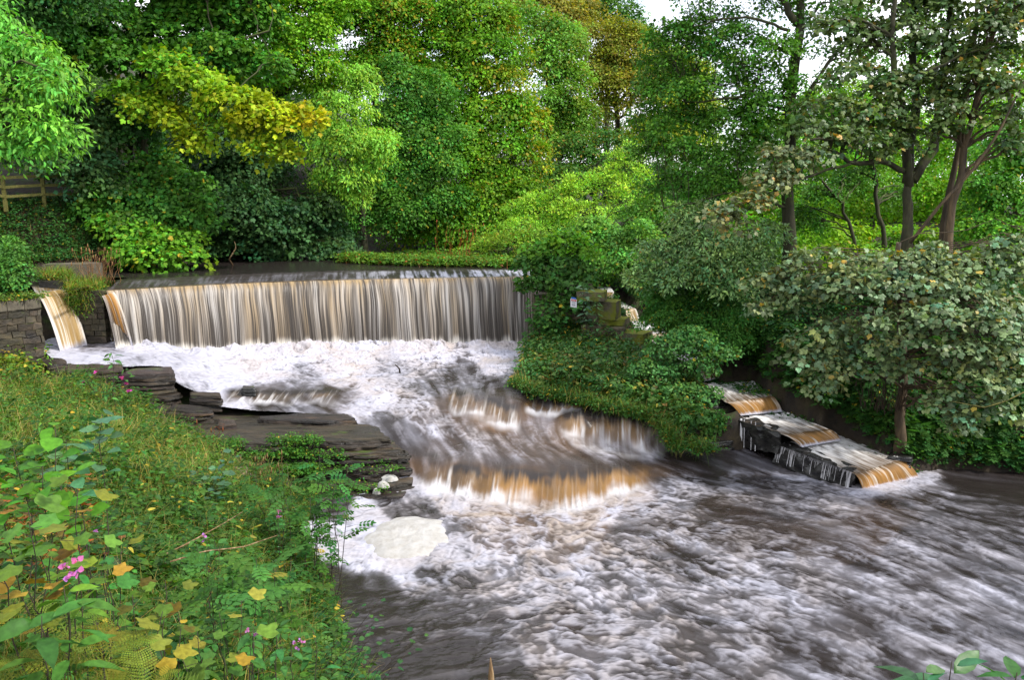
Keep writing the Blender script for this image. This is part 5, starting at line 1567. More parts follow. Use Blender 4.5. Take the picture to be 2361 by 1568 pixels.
tree('sycamore_tree', 'mossy many stemmed sycamore standing on the right bank', 'tree', [(2084, 650, 26), (2092, 540, 26), (2094, 430, 26), (2104, 395, 26)],
     [(1990, 270, 25, 70, 26), (1920, 240, 25, 60, 22), (2060, 290, 25.4, 60, 24), (1880, 300, 24.6, 60, 22), (1960, 320, 24.6, 70, 22), (1820, 360, 24, 60, 24, {'col': GREY}), (1770, 410, 23.8, 60, 26, {'col': (.085, .115, .07), 'autumn': .1}), (1720, 460, 23.6, 50, 30, {'col': (.10, .135, .08), 'autumn': .12}),
      (1680, 510, 23.6, 50, 26, {'col': (.10, .135, .08), 'autumn': .1}), (2080, 60, 26, 70, 30), (2010, 100, 26, 70, 30), (2150, 110, 26, 60, 26), (2230, 60, 26.4, 70, 30), (2300, 120, 26, 60, 30), (2200, 180, 26, 60, 26), (2340, 40, 26, 50, 34), (2280, 200, 26, 60, 26), (2140, 20, 26.5, 90, 30), (2100, 180, 25.4, 60, 26), (2040, 210, 25.2, 60, 26), (2240, 130, 25.6, 60, 26), (1960, 170, 25.6, 60, 26), (2160, 230, 25.4, 50, 24), (2080, 340, 25, 50, 20), (1940, 60, 26, 60, 30), (2050, -20, 26.5, 110, 30), (2260, -30, 26.5, 110, 30)],
       .165, .42, (.055, .10, .035), PALM, .26, .55, .85, .02, (.45, .24, .03), mat=M_sheen, flat=.25,
     stems=[([(2096, 430, 26), (2086, 330, 25.8), (2078, 220, 25.6), (2058, 160, 25.5), (2056, 85, 25.4), (2070, -60, 25.4)], .15), ([(2092, 420, 26), (2100, 320, 26.2), (2110, 240, 26.3), (2104, 120, 26.4), (2110, -60, 26.4)], .17),
            ([(2104, 415, 26), (2150, 340, 26.3), (2168, 220, 26.4), (2180, 100, 26.5), (2196, -60, 26.6)], .17), ([(2090, 395, 26), (2040, 375, 25.5), (1970, 372, 25), (1915, 350, 24.6), (1924, 318, 24.4), (1870, 322, 24)], .10), ([(1970, 372, 25), (1880, 400, 24.4), (1790, 440, 24), (1690, 500, 23.6)], .05),
            ([(2066, 220, 25.5), (2120, 172, 25), (2220, 125, 25), (2300, 95, 25), (2390, 30, 25)], .055)], twr=.010, twp=.35)
tree('sycamore_tree', 'leaning tree with an orange lit trunk on the right bank', 'tree', [(2180, 640, 25.4), (2186, 540, 25.4), (2210, 420, 25.4), (2240, 290, 25.4), (2270, 150, 25.4), (2310, -60, 25.4)],
     [(2250, 170, 24.6, 50, 22), (2280, 60, 24.8, 60, 24), (2330, 200, 24.6, 50, 24), (2310, 270, 24.8, 50, 22), (2210, 260, 24.6, 40, 20), (2350, 330, 25, 40, 26), (2170, 300, 25, 40, 18), (2330, 10, 25, 70, 30)],
     .165, .4, (.055, .10, .035), PALM, .15, .6, .85, .03, (.45, .24, .03), mat=M_sheen, bark=M_barkred, flat=.25, twr=.010, twp=.35,
     stems=[([(2168, 640, 25.8), (2172, 520, 25.8), (2196, 400, 25.9), (2222, 260, 26), (2240, 120, 26), (2256, -60, 26)], .12)])
tree('sycamore_tree', 'slim red barked sycamore with large grey green leaf sprays over the slope', 'tree', [(2084, 930, 23.4), (2083, 820, 23.3), (2078, 700, 23.2), (2074, 620, 23), (2072, 560, 22.8)],
     [(2060, 600, 22, 90, 24), (2150, 590, 21.8, 70, 22), (2220, 610, 21.8, 70, 22), (1970, 630, 22, 70, 22), (1900, 650, 22.2, 70, 22), (2010, 660, 21.6, 80, 20), (2110, 650, 21.4, 90, 24), (2200, 660, 21.4, 80, 24), (2290, 640, 21.6, 60, 24), (1850, 690, 22.4, 50, 20), (2120, 715, 20.8, 70, 20), (2190, 730, 20.6, 80, 24), (2270, 740, 20.6, 80, 26),
      (2330, 700, 20.8, 50, 26), (2300, 810, 20.4, 70, 30), (2220, 800, 20.4, 60, 22), (2340, 880, 20.2, 50, 30), (2250, 870, 20.3, 60, 24), (2170, 850, 20.8, 50, 24), (1880, 790, 22, 60, 20), (1930, 760, 22, 50, 18), (1860, 820, 22, 60, 20), (1930, 840, 21.8, 60, 22), (1880, 880, 21.8, 50, 16), (2010, 800, 21.8, 50, 18), (2040, 850, 21.6, 40, 18),
      (1790, 700, 22.6, 50, 16), (1760, 650, 22.8, 46, 16), (1830, 630, 22.6, 50, 16), (1900, 590, 22.4, 60, 18), (2361, 620, 21.6, 50, 22), (2080, 780, 20.8, 46, 16), (2060, 740, 20.8, 50, 14), (2361, 760, 20.6, 40, 24), (2361, 560, 21.8, 60, 20), (2290, 590, 21.8, 60, 20), (2200, 920, 20.6, 40, 22), (2230, 980, 20.4, 40, 26), (2290, 940, 20.2, 50, 20)],
     .165, .34, (.092, .142, .086), PALM, .16, .5, .85, .015, (.55, .34, .03), mat=M_sheen, bark=M_barkred, flat=.2, droop=.4, twr=.008, twp=.4, back=.3, lk=.22)
tree('elder_shrub', 'silvery green feathery shrub above the fish ladder', 'shrub', [(1640, 760, 28.6), (1630, 700, 28.6), (1620, 620, 28.6), (1610, 560, 28.6)],
     [(1540, 590, 28.6, 70, 34), (1610, 560, 28.2, 70, 30), (1680, 560, 28, 60, 30), (1580, 640, 28, 80, 34), (1660, 620, 27.6, 80, 34), (1730, 600, 27.6, 50, 30), (1500, 640, 28.6, 50, 30), (1600, 500, 28.6, 60, 30), (1700, 660, 27.4, 60, 26), (1760, 540, 28, 50, 30)],
     .15, .42, (.10, .19, .085), NARROW, .08, 1.0, 1.2, .015, (.5, .25, .03), mat=M_sheen, twr=.009)
tree('hawthorn_bush', 'dense dark green bush on the slope right of the upper ladder steps', 'bush', [(1620, 780, 29.4), (1620, 740, 29.4), (1620, 700, 29.4), (1620, 670, 29.4)],
     [(1560, 690, 29.2, 70, 34), (1630, 690, 28.8, 70, 34), (1700, 720, 28.4, 70, 40), (1600, 740, 28.4, 80, 36), (1680, 780, 27.8, 70, 34), (1540, 730, 29, 50, 30), (1760, 740, 28.2, 50, 40), (1610, 790, 27.9, 60, 26)], .085, .38, (.04, .125, .028), RHOMB, .07, 1.1, 1.15, .01, twr=.008)
tree('sycamore_bush', 'dark sycamore bush growing on the islet at the right end of the weir', 'bush', [(1285, 760, 33.2), (1285, 700, 33.2), (1285, 640, 33.2), (1290, 570, 33.2)],
     [(1300, 545, 33, 40, 16, {'col': (.09, .23, .02)}), (1260, 570, 33, 46, 16, {'col': (.06, .16, .02)}), (1340, 575, 32.8, 34, 14, {'col': (.08, .21, .02)}), (1235, 605, 32.8, 40, 18), (1300, 605, 32.6, 56, 20), (1345, 625, 32.4, 30, 14), (1250, 645, 32.2, 50, 18), (1310, 655, 31.8, 40, 18), (1225, 660, 32.4, 26, 12), (1285, 695, 31.6, 46, 16), (1262, 735, 31.2, 34, 16)], .18, .36, (.036, .10, .026), PALM, .07, .8, .9, .01, twr=.009)
tree('alder_sapling', 'round leaved alder sapling with a thin dark stem beside the fish ladder', 'sapling', [(1576, 925, 26.4), (1577, 880, 26.4), (1576, 820, 26.4), (1574, 780, 26.4)],
     [(1540, 800, 26.4, 50, 22), (1610, 790, 26.2, 46, 20), (1580, 770, 26.5, 40, 16), (1520, 850, 26.2, 50, 22), (1620, 840, 26, 40, 18), (1660, 810, 26, 36, 14), (1550, 900, 25.8, 60, 24), (1620, 910, 25.6, 40, 22), (1500, 890, 26.2, 36, 20)], .085, .26, (.055, .15, .055), ROUND, .03, .7, .75, .01, twr=.006)
tree('alder_bush', 'leafy alder bush hanging over the water at the downstream end of the islet', 'bush', [(1560, 1000, 25.6), (1565, 970, 25.5), (1570, 950, 25.4), (1575, 930, 25.4)],
     [(1510, 940, 25.6, 60, 26), (1570, 960, 25.2, 60, 26), (1620, 980, 25, 46, 22), (1540, 990, 24.9, 50, 22), (1650, 965, 24.8, 30, 14), (1600, 1005, 24.7, 40, 14), (1500, 985, 25.2, 40, 20)], .085, .3, (.05, .14, .04), ROUND, .035, .95, 1.0, .01, twr=.006)
tree('sycamore_tree', 'green tree at the right edge behind the leaning trunk', 'tree', [(2350, 620, 33), (2345, 480, 33), (2335, 330, 33), (2330, 180, 33)],
     [(2310, 350, 32, 70, 34), (2350, 300, 32, 60, 34), (2290, 430, 31.4, 70, 34), (2350, 450, 31.4, 60, 40), (2300, 520, 31, 80, 34), (2360, 560, 30.6, 60, 34), (2260, 480, 32, 40, 34), (2390, 380, 32, 60, 60)], .15, .6, (.07, .20, .03), RHOMB, .2, .9, 1.0, .02)
tree('hazel_tree', 'slanting thin trunk left of the mossy sycamore', 'tree', [(1975, 590, 30), (1968, 540, 30), (1940, 470, 30), (1890, 410, 30), (1850, 380, 30)],
     [(1900, 450, 30.6, 50, 26), (1860, 510, 31, 50, 36), (1950, 420, 31, 40, 20)], .10, .4, (.05, .15, .025), RHOMB, .075, .8, .9)
tree('hazel_tree', 'slim upright trunk just left of the mossy sycamore', 'tree', [(2045, 600, 31), (2038, 540, 31), (2020, 470, 31), (2014, 380, 31), (2000, 260, 31)],
     [(2020, 330, 31, 50, 26), (1980, 400, 31.4, 50, 26), (2050, 450, 32, 40, 26)], .10, .4, (.06, .16, .025), RHOMB, .10, .7, .9)
stick('dead_branch', 'pale bare branch slanting up across the right bank trunks', [at(2098, 560, 25), at(2170, 470, 24.6), at(2240, 395, 24.4), at(2300, 310, 24.2), at(2375, 160, 24)], [.05, .05, .04, .03, .02], M_barkred)
stick('dead_branch', 'lichen yellow bare twig reaching in from the right edge', [at(2380, 895, 19.8), at(2320, 925, 19.7), at(2270, 940, 19.7), at(2190, 925, 19.8)], [.02, .018, .014, .006], M_wood)

# sunlit thicket far behind the right bank trees, one mass
V, T, C, _ = lumps([(1900, 480, 44, 90, 50), (1990, 500, 42, 90, 50), (2080, 470, 44, 90, 60), (2170, 480, 42, 90, 60), (2250, 520, 40, 90, 50), (1880, 560, 39, 80, 36), (1960, 580, 38, 90, 30), (2060, 570, 38, 90, 36), (2150, 580, 37, 90, 36), (1900, 380, 48, 90, 60), (2000, 400, 48, 80, 60),
                    (2120, 380, 48, 100, 70), (2240, 400, 46, 90, 70), (2330, 560, 38, 80, 50), (2340, 620, 34, 70, 30), (1820, 500, 45, 70, 60), (1760, 500, 46, 60, 60), (1840, 420, 50, 80, 60), (1930, 585, 31, 80, 24), (2030, 590, 30.5, 80, 22), (1860, 640, 30.5, 70, 24), (1960, 640, 29.5, 80, 22), (2050, 645, 29, 60, 20), (2140, 640, 29, 60, 20), (2300, 640, 28.5, 80, 30), (1970, 300, 54, 80, 50), (2080, 280, 54, 80, 40), (2330, 230, 50, 80, 60), (2200, 290, 52, 80, 50), (1890, 600, 34, 70, 26), (1980, 610, 33, 70, 24), (2070, 600, 33, 60, 24), (2150, 605, 32, 60, 22), (2250, 590, 31, 70, 28), (2340, 600, 30, 60, 30), (1780, 600, 34, 60, 30), (2260, 540, 34, 60, 36), (1930, 545, 35, 70, 26), (2040, 545, 35, 60, 26), (2140, 545, 35, 50, 26), (1870, 260, 56, 80, 50), (1960, 220, 58, 60, 40)],
                   .8, .17, RHOMB, (.115, .25, .016), .75, .9, .03, back=.25)
tag(mk('thicket_undergrowth', V, T, M_leaf, fcol=C), 'sunlit yellow green thicket far behind the right bank trunks', kind='stuff')
V, T, C, _ = lumps([(1880, 330, 40, 70, 46), (1950, 380, 40, 70, 46), (2030, 330, 41, 70, 46), (2120, 300, 41, 70, 46), (2200, 350, 40, 70, 50), (2280, 300, 40, 70, 50), (2350, 260, 38, 60, 60), (1990, 450, 38, 70, 40), (2100, 420, 38, 70, 40), (2230, 440, 38, 70, 40),
                    (1900, 250, 44, 60, 40), (2120, 220, 44, 70, 40), (2240, 230, 44, 60, 40), (1990, 240, 46, 50, 26), (2330, 160, 42, 50, 40), (2180, 130, 44, 60, 40, {'dens': .6}), (2270, 60, 42, 60, 40, {'dens': .6}), (2080, 120, 44, 50, 36, {'dens': .5}), (2340, 30, 42, 60, 40, {'dens': .6}), (2140, 30, 44, 60, 40, {'dens': .5}),
                    (1760, 450, 40, 70, 50), (1840, 470, 39, 60, 40), (1720, 530, 38, 70, 36), (1800, 560, 37, 70, 30)],
                   .8, .16, RHOMB, (.085, .215, .016), .7, .85, .03, (.36, .34, .02), back=.3)
tag(mk('background_foliage', V, T, M_leaf, fcol=C), 'mid green woodland foliage close behind the right bank trunks', kind='stuff')
# shaded foliage in front of the far slopes
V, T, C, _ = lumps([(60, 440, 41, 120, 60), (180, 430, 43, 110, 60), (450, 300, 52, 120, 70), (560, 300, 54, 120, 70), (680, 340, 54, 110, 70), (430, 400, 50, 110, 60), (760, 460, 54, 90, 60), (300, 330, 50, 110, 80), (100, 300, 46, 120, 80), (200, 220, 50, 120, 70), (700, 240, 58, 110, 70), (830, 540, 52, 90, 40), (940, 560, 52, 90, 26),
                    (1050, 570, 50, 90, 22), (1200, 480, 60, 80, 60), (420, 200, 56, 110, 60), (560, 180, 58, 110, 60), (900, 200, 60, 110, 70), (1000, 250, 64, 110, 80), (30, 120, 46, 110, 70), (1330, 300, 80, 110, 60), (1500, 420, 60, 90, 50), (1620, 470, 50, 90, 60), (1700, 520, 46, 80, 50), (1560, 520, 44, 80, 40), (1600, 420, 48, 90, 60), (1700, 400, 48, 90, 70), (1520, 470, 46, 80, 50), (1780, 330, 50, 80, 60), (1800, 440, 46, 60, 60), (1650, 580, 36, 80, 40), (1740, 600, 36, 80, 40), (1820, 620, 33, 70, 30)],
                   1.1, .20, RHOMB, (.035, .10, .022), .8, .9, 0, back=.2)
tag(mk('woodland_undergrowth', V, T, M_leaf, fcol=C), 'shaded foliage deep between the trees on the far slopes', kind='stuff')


# ------------------------------------------------------------------ ground cover
def ground_pts(poly, n, xr, yr, river=True, lift=0.0):
    out = []
    tot = 0
    while tot < n:
        Q_ = np.stack([R.uniform(*xr, n), R.uniform(*yr, n)], 1)
        if river: Q_ = Q_[~inside(RIVER, Q_)]
        z = ground_h0(Q_)
        P_ = np.column_stack([Q_, z])
        px, py = project(P_)
        k = inside(poly, np.stack([px, py], 1))
        P_ = P_[k]
        out.append(P_); tot += len(P_)
        if len(P_) < n * .002: break
    P_ = np.concatenate(out)[:n]
    P_[:, 2] = ground_z(P_[:, :2]) + lift
    return P_


def blades(P_, Lr, wr, col, lean=.35, bend=.9, segs=4, yel=0.0, ycol=(.34, .26, .07)):
    n = len(P_)
    L_ = R.uniform(*Lr, n)
    w_ = R.uniform(*wr, n)
    az = R.uniform(0, 2 * np.pi, n)
    H = np.stack([np.cos(az), np.sin(az), np.zeros(n)], 1)
    side = np.stack([-np.sin(az), np.cos(az), np.zeros(n)], 1)
    th = np.abs(R.normal(0, lean, n))
    bd = np.abs(R.normal(bend, .4, n))
    pts = [P_]
    p = P_.copy()
    for k in range(segs):
        a_ = th + bd * (k / segs) ** 1.3
        p = p + (H * np.sin(a_)[:, None] + UP * np.cos(a_)[:, None]) * (L_ / segs)[:, None]
        pts.append(p)
    V = []
    for k, p in enumerate(pts):
        ww = (w_ * (1 - k / segs) ** .7 * .5)[:, None] + .0004
        V += [p - side * ww, p + side * ww]
    V = np.stack(V, 1)
    T = []
    for k in range(segs):
        a_ = 2 * k
        T += [[a_, a_ + 1, a_ + 3], [a_, a_ + 3, a_ + 2]]
    T = A(T)
    TT = (T[None] + (np.arange(n) * V.shape[1])[:, None, None]).reshape(-1, 3)
    c = tint(col, n, .22, .15)
    if np.ndim(yel) or yel > 0:
        pk = R.random(n) < yel
        c[pk] = tint(ycol, int(pk.sum()), .25, .1)
    return V.reshape(-1, 3), TT, np.repeat(c, len(T), axis=0)


def herbs(P_, hr, k, leaf, tpl, col, spread=.10, yel=0.0, ycol=(.36, .28, .03)):
    """small leafy herbs: k leaves each round a short stem"""
    n = len(P_)
    h = R.uniform(*hr, n)
    i = np.repeat(np.arange(n), k)
    t = R.uniform(.25, 1, len(i)) ** .8
    az = R.uniform(0, 2 * np.pi, len(i))
    H = np.stack([np.cos(az), np.sin(az), np.zeros(len(i))], 1)
    pos = P_[i] + UP * (h[i] * t)[:, None] + H * (spread * R.uniform(.2, 1, len(i)))[:, None]
    d = H + .35 * R.normal(size=(len(i), 3)) * A([1, 1, .6]) - UP * .15
    nrm = UP + .4 * R.normal(size=(len(i), 3)) + H * .2
    c = tint(col, n, .2, .14)[i] * np.exp(R.normal(0, .16, len(i)))[:, None]
    if yel > 0:
        pk = R.random(len(i)) < yel
        c[pk] = tint(ycol, int(pk.sum()), .25, .12)
    return scatter(tpl, pos, d, nrm, leaf * np.exp(R.normal(0, .25, len(i))), np.clip(c, .002, .9))


def merge(*parts):
    V, T, C, n = [], [], [], 0
    for v, t, c in parts:
        V.append(v); T.append(t + n); C.append(c); n += len(v)
    return np.concatenate(V), np.concatenate(T), np.concatenate(C)


def gzi(Q_):
    """height of the built ground sheet"""
    G = gz.reshape(ny_, nx_)
    ix = np.clip(np.searchsorted(xs, Q_[:, 0]) - 1, 0, nx_ - 2); iy = np.clip(np.searchsorted(ys, Q_[:, 1]) - 1, 0, ny_ - 2)
    fx = np.clip((Q_[:, 0] - xs[ix]) / (xs[ix + 1] - xs[ix]), 0, 1); fy = np.clip((Q_[:, 1] - ys[iy]) / (ys[iy + 1] - ys[iy]), 0, 1)
    return (G[iy, ix] * (1 - fx) + G[iy, ix + 1] * fx) * (1 - fy) + (G[iy + 1, ix] * (1 - fx) + G[iy + 1, ix + 1] * fx) * fy


def px_pts(poly, n):
    poly = A(poly, float)
    Qp_ = np.stack([R.uniform(poly[:, 0].min(), poly[:, 0].max(), n * 3), R.uniform(poly[:, 1].min(), poly[:, 1].max(), n * 3)], 1)
    Qp_ = Qp_[inside(poly, Qp_)][:n]
    a_ = (Qp_[:, 0] - CX) / F; b_ = -(Qp_[:, 1] - CY) / F
    d = np.stack([a_, cp + b_ * sp, b_ * cp - sp], 1)
    d = d / d[:, 1:2]
    best = np.full(len(d), np.nan)
    for yy in np.arange(18, 48, .08):
        k = np.isnan(best)
        if not k.any(): break
        P_ = d[k] * yy + A([0, 0, CZ])
        g = gzi(P_[:, :2])
        bb = best[k]; bb[P_[:, 2] < g] = yy; best[k] = bb
    k = ~np.isnan(best)
    P_ = d[k] * best[k][:, None] + A([0, 0, CZ])
    P_ = P_[~inside(RIVER, P_[:, :2])]
    for lp, lz in LADDER: P_ = P_[~(inside(lp, P_[:, :2]) & (P_[:, 2] < lz + .12))]
    return P_


BANK = [(-80, 830), (60, 850), (160, 880), (330, 960), (400, 1010), (420, 1040), (520, 1060), (600, 1090), (680, 1130), (740, 1165), (690, 1230), (735, 1330), (850, 1600), (-80, 1700)]
bx, by = (-13, 1.0), (3.2, 29)
pts_far = ground_pts([(-80, 830), (60, 850), (160, 880), (330, 960), (400, 1010), (520, 1080), (620, 1120), (740, 1165), (560, 1180), (300, 1140), (-80, 1100)], 26000, (-14, -3), (11, 29))
pts_near = ground_pts([(-80, 1090), (300, 1130), (740, 1165), (690, 1230), (735, 1330), (850, 1650), (-80, 1700)], 30000, (-9, 0), (2.6, 22))
ppx, ppy = project(pts_far)
straw = np.clip(.62 * np.exp(-((ppx - 120) / 170) ** 2 - ((ppy - 1000) / 90) ** 2) + .45 * np.exp(-((ppx - 420) / 120) ** 2 - ((ppy - 1090) / 60) ** 2) + .10, 0, .8)
tuft = np.clip(.5 + 1.3 * fbm(pts_far[:, 0] * 1.7, pts_far[:, 1] * 1.7, 7, 3), 0, 1)
keep = R.random(len(pts_far)) < .25 + .9 * tuft
pts_far, straw = pts_far[keep], straw[keep]
cen = np.concatenate([pts_far[R.integers(0, len(pts_far), 620)], pts_near[R.integers(0, len(pts_near), 420)]])
kk = np.repeat(np.arange(1040), 26)
tp_ = cen[kk] + R.normal(size=(len(kk), 3)) * A([.10, .10, 0])
tcol = np.repeat(np.where(R.random(1040) < .45, .65, .12), 26)
V, T, C = merge(blades(tp_[:16120], (.45, 1.1), (.010, .020), (.11, .19, .018), .45, 1.7, 5, tcol[:16120], (.32, .26, .07)), blades(tp_[16120:], (.35, .9), (.005, .011), (.10, .17, .016), .5, 1.7, 5, tcol[16120:] * .8, (.30, .24, .06)), blades(pts_far[:9000], (.25, .75), (.008, .018), (.10, .19, .020), .35, 1.1, 4, straw[:9000]),
                blades(pts_near[:17000], (.18, .5), (.005, .012), (.07, .15, .018), .4, 1.1, 4, .16),
                blades(pts_near[22000:23500], (.6, 1.0), (.004, .008), (.16, .17, .04), .3, .9, 5, .5), blades(pts_near[23500:28500], (.4, .85), (.005, .010), (.085, .16, .015), .5, 1.5, 5, .2))
tag(mk('bank_grass', V, T, M_grass, fcol=C), 'long green and straw coloured grass on the near left bank', kind='stuff')
hp = pts_near[R.permutation(len(pts_near))]
hf = pts_far[R.permutation(len(pts_far))]
low = ground_pts([(520, 1070), (620, 1110), (740, 1165), (690, 1230), (735, 1330), (850, 1650), (300, 1650), (300, 1200)], 5000, (-8, 0), (4, 22))
V, T, C = merge(herbs(hp[:2600], (.12, .55), 9, .065, OVATE, (.05, .125, .014), .13, .02), herbs(hf[:2000], (.15, .6), 9, .08, OVATE, (.075, .19, .02), .14, .05), herbs(hf[2000:2500], (.3, .9), 7, .12, LANCE, (.07, .18, .025), .16, .05), herbs(hp[3000:3500], (.3, .8), 8, .11, LANCE, (.055, .16, .025), .12, .05), herbs(low[:1900], (.1, .65), 8, .06, OVATE, (.045, .115, .016), .13, .02),
                herbs(hp[2600:3000], (.15, .5), 5, .12, PALM, (.07, .13, .02), .16, .08, (.20, .15, .02)), herbs(low[1700:2300], (.2, .6), 4, .22, PINN_S, (.05, .135, .022), .1, .02))
tall = pts_near[fbm(pts_near[:, 0] * 1.3, pts_near[:, 1] * 1.3, 15, 3) > .12][:1500]
tall2 = pts_far[fbm(pts_far[:, 0] * 1.1, pts_far[:, 1] * 1.1, 25, 3) > .16][:1100]
rust = ground_pts([(-60, 1150), (230, 1160), (260, 1330), (150, 1420), (-60, 1400)], 500, (-8, -1), (3, 14))
V, T, C = merge((V, T, C), herbs(tall[:800], (.3, .95), 12, .085, OVATE, (.030, .085, .014), .17, .02), herbs(tall[800:], (.3, .8), 10, .10, OVATE, (.05, .14, .016), .17, .03), herbs(tall2[:700], (.35, 1.0), 12, .10, OVATE, (.035, .10, .014), .18, .02), herbs(tall2[700:], (.3, .9), 9, .11, LANCE, (.09, .18, .018), .18, .08),
                herbs(rust[:160], (.3, .8), 6, .10, PALM, (.14, .10, .018), .2, .4, (.26, .08, .02)), herbs(rust[160:], (.2, .6), 8, .08, OVATE, (.07, .12, .018), .16, .1, (.22, .12, .02)))
tag(mk('bank_undergrowth', V, T, M_leaf, fcol=C), 'low leafy weeds mixed through the near bank grass', kind='stuff')

ISL = [(1200, 800), (1230, 780), (1330, 760), (1420, 800), (1500, 830), (1600, 880), (1640, 1000), (1600, 1036), (1545, 1030), (1530, 990), (1490, 955), (1420, 940), (1330, 915), (1230, 900), (1185, 880), (1205, 840)]
pi2 = ground_pts(ISL, 9000, (.2, 8), (23, 33))
pi2 = pi2[R.permutation(len(pi2))]
V, T, C = merge(blades(pi2[:6500], (.25, .65), (.008, .018), (.10, .18, .018), .4, 1.4, 4, .2), herbs(pi2[6500:7900], (.1, .5), 9, .085, OVATE, (.05, .15, .02), .14, .03), herbs(pi2[7900:8400], (.3, .9), 9, .13, LANCE, (.055, .15, .03), .16, .05), herbs(pi2[8400:8800], (.3, .8), 6, .12, OVATE, (.10, .14, .03), .2, .2, (.22, .14, .04)), blades(pi2[3000:3800], (.6, 1.2), (.008, .014), (.10, .17, .02), .35, 1.2, 5, .25), herbs(pi2[200:500], (.4, .9), 8, .16, LANCE, (.06, .16, .03), .2, .05), herbs(pi2[500:620], (.4, .8), 7, .18, PALM, (.05, .13, .025), .22, .05), herbs(pi2[8800:9000], (.3, .7), 5, .3, PINN_S, (.045, .14, .03), .12))
wallp = ground_pts([(-70, 780), (60, 790), (110, 830), (150, 870), (60, 880), (-70, 860)], 900, (-19, -12), (24, 30))
wp2 = A([w0 + (w1 - w0) * R.random() + A([0, R.uniform(-.06, .5), .17]) for _ in range(420)])
e1 = A([onz(px_, py_, z_) for px_, py_, z_ in [(1185, 882, 1.95), (1232, 905, 1.85), (1330, 924, 1.7), (1420, 946, 1.55), (1500, 962, 1.4), (1540, 1000, 1.1), (1555, 1032, .75), (1640, 1036, .7)]])
E1, _ = resample(e1, 2600)
E1 = E1 + R.normal(size=E1.shape) * A([.12, .12, .08])
V, T, C = merge((V, T, C), blades(wp2[:300], (.2, .6), (.008, .016), (.10, .18, .02), .9, 2.0, 5, .3), herbs(wp2[300:], (.03, .3), 8, .08, OVATE, (.08, .17, .02), .16, .1), blades(wallp[:500], (.3, .8), (.008, .018), (.13, .21, .02), .4, 1.2, 4, .3), herbs(wallp[500:], (.2, .8), 8, .12, OVATE, (.13, .23, .02), .16, .15), blades(E1, (.25, .7), (.008, .016), (.09, .165, .015), .8, 1.8, 4, .2), herbs(E1[::3], (.02, .25), 8, .075, OVATE, (.045, .14, .022), .14, .03))
tag(mk('islet_grass', V, T, M_grass, fcol=C), 'grass and small weeds covering the islet between weir and fish ladder', kind='stuff')

bar = ground_pts([(790, 606), (830, 596), (1000, 590), (1210, 600), (1215, 620), (1000, 617), (830, 612)], 1500, (-12, 2), (36, 48))
bar2 = A([at(px_, py_, Yd) for px_, py_, Yd in [(792, 611, 40.5), (900, 614, 39), (1000, 616, 38.2), (1100, 616, 38), (1215, 616, 37.6)]])
B2, _ = resample(bar2, 1300)
B2 = B2 + R.normal(size=B2.shape) * A([.2, .5, .05]); B2[:, 2] = 5.03
V, T, C = merge(herbs(np.concatenate([bar, B2]), (.15, .55), 10, .12, OVATE, (.10, .22, .025), .22, .06, (.35, .12, .03)), blades(np.concatenate([bar, B2]), (.3, .7), (.012, .025), (.13, .22, .03), .3, .8, 4, .2, (.30, .12, .04)))
tag(mk('weedy_bar_undergrowth', V, T, M_leaf, fcol=C), 'green and reddish weeds on the low bar above the weir', kind='stuff')

# slopes of the right bank: ivy, ferns, small weeds, thinner on the dark soil
RB = [(1440, 650), (1760, 640), (2000, 640), (2361, 640), (2400, 1080), (2200, 1075), (2110, 1060), (1960, 960), (1800, 890), (1640, 830), (1560, 760)]
pr = ground_pts(RB, 12000, (3, 17), (20, 37))
ppx, ppy = project(pr)
pr = np.concatenate([pr, ground_pts([(1330, 640), (1500, 640), (1580, 770), (1500, 800), (1400, 800), (1330, 760)], 1800, (2, 8), (27, 39)), ground_pts([(1640, 820), (1780, 760), (2060, 800), (2060, 960), (1900, 940), (1760, 880)], 1800, (5, 13), (21, 31))])
ppx, ppy = project(pr)
pr2 = np.concatenate([px_pts([(1640, 790), (1760, 740), (2090, 780), (2361, 800), (2361, 1075), (2110, 1060), (1960, 970), (1800, 890)], 5200), px_pts([(1480, 640), (1560, 660), (1600, 760), (1540, 790), (1490, 700)], 700)])
thin = R.random(len(pr)) < np.clip(.42 + .6 * (ppx < 1780) + .35 * (ppx > 2200) + .3 * (ppy < 720), 0, 1)
pr = pr[thin]
h_ = len(pr) // 2
pr2 = pr2[fbm(pr2[:, 0] * .9, pr2[:, 1] * .9 + pr2[:, 2], 4, 3) > -.22]
V, T, C = merge(herbs(pr2[::2], (.03, .3), 9, .085, ROUND, (.05, .15, .022), .2, .02), herbs(pr2[1::4], (.1, .4), 8, .11, OVATE, (.065, .17, .022), .18, .04), herbs(pr2[3::4], (.1, .3), 5, .28, PINN_S, (.04, .12, .025), .14), blades(pr2[::3], (.2, .5), (.008, .016), (.05, .10, .015), .6, 1.5, 4, .2), herbs(pr[:h_], (.03, .25), 10, .075, ROUND, (.03, .10, .022), .20, .02), herbs(pr[h_:], (.1, .4), 8, .085, OVATE, (.04, .125, .025), .16, .03))
tag(mk('slope_undergrowth', V, T, M_leaf, fcol=C), 'ivy and weeds creeping over the dark right bank', kind='stuff')
# left cliff and hillside cover
lc = ground_pts([(-60, 470), (300, 470), (330, 640), (-60, 680)], 1, (-26, -12), (30, 40))
lc = ground_pts([(-60, 460), (200, 460), (300, 470), (330, 610), (230, 625), (100, 630), (60, 690), (-60, 700)], 6500, (-26, -12), (28, 41))
V, T, C = merge(herbs(lc[:2700], (.1, .4), 9, .11, OVATE, (.045, .14, .03), .2, .02), blades(lc[2700:], (.3, .8), (.012, .025), (.06, .11, .02), .7, 1.6, 4, .35, (.16, .10, .04)))
tag(mk('cliff_undergrowth', V, T, M_leaf, fcol=C), 'hanging weeds and dead grass on the dark left bank', kind='stuff')
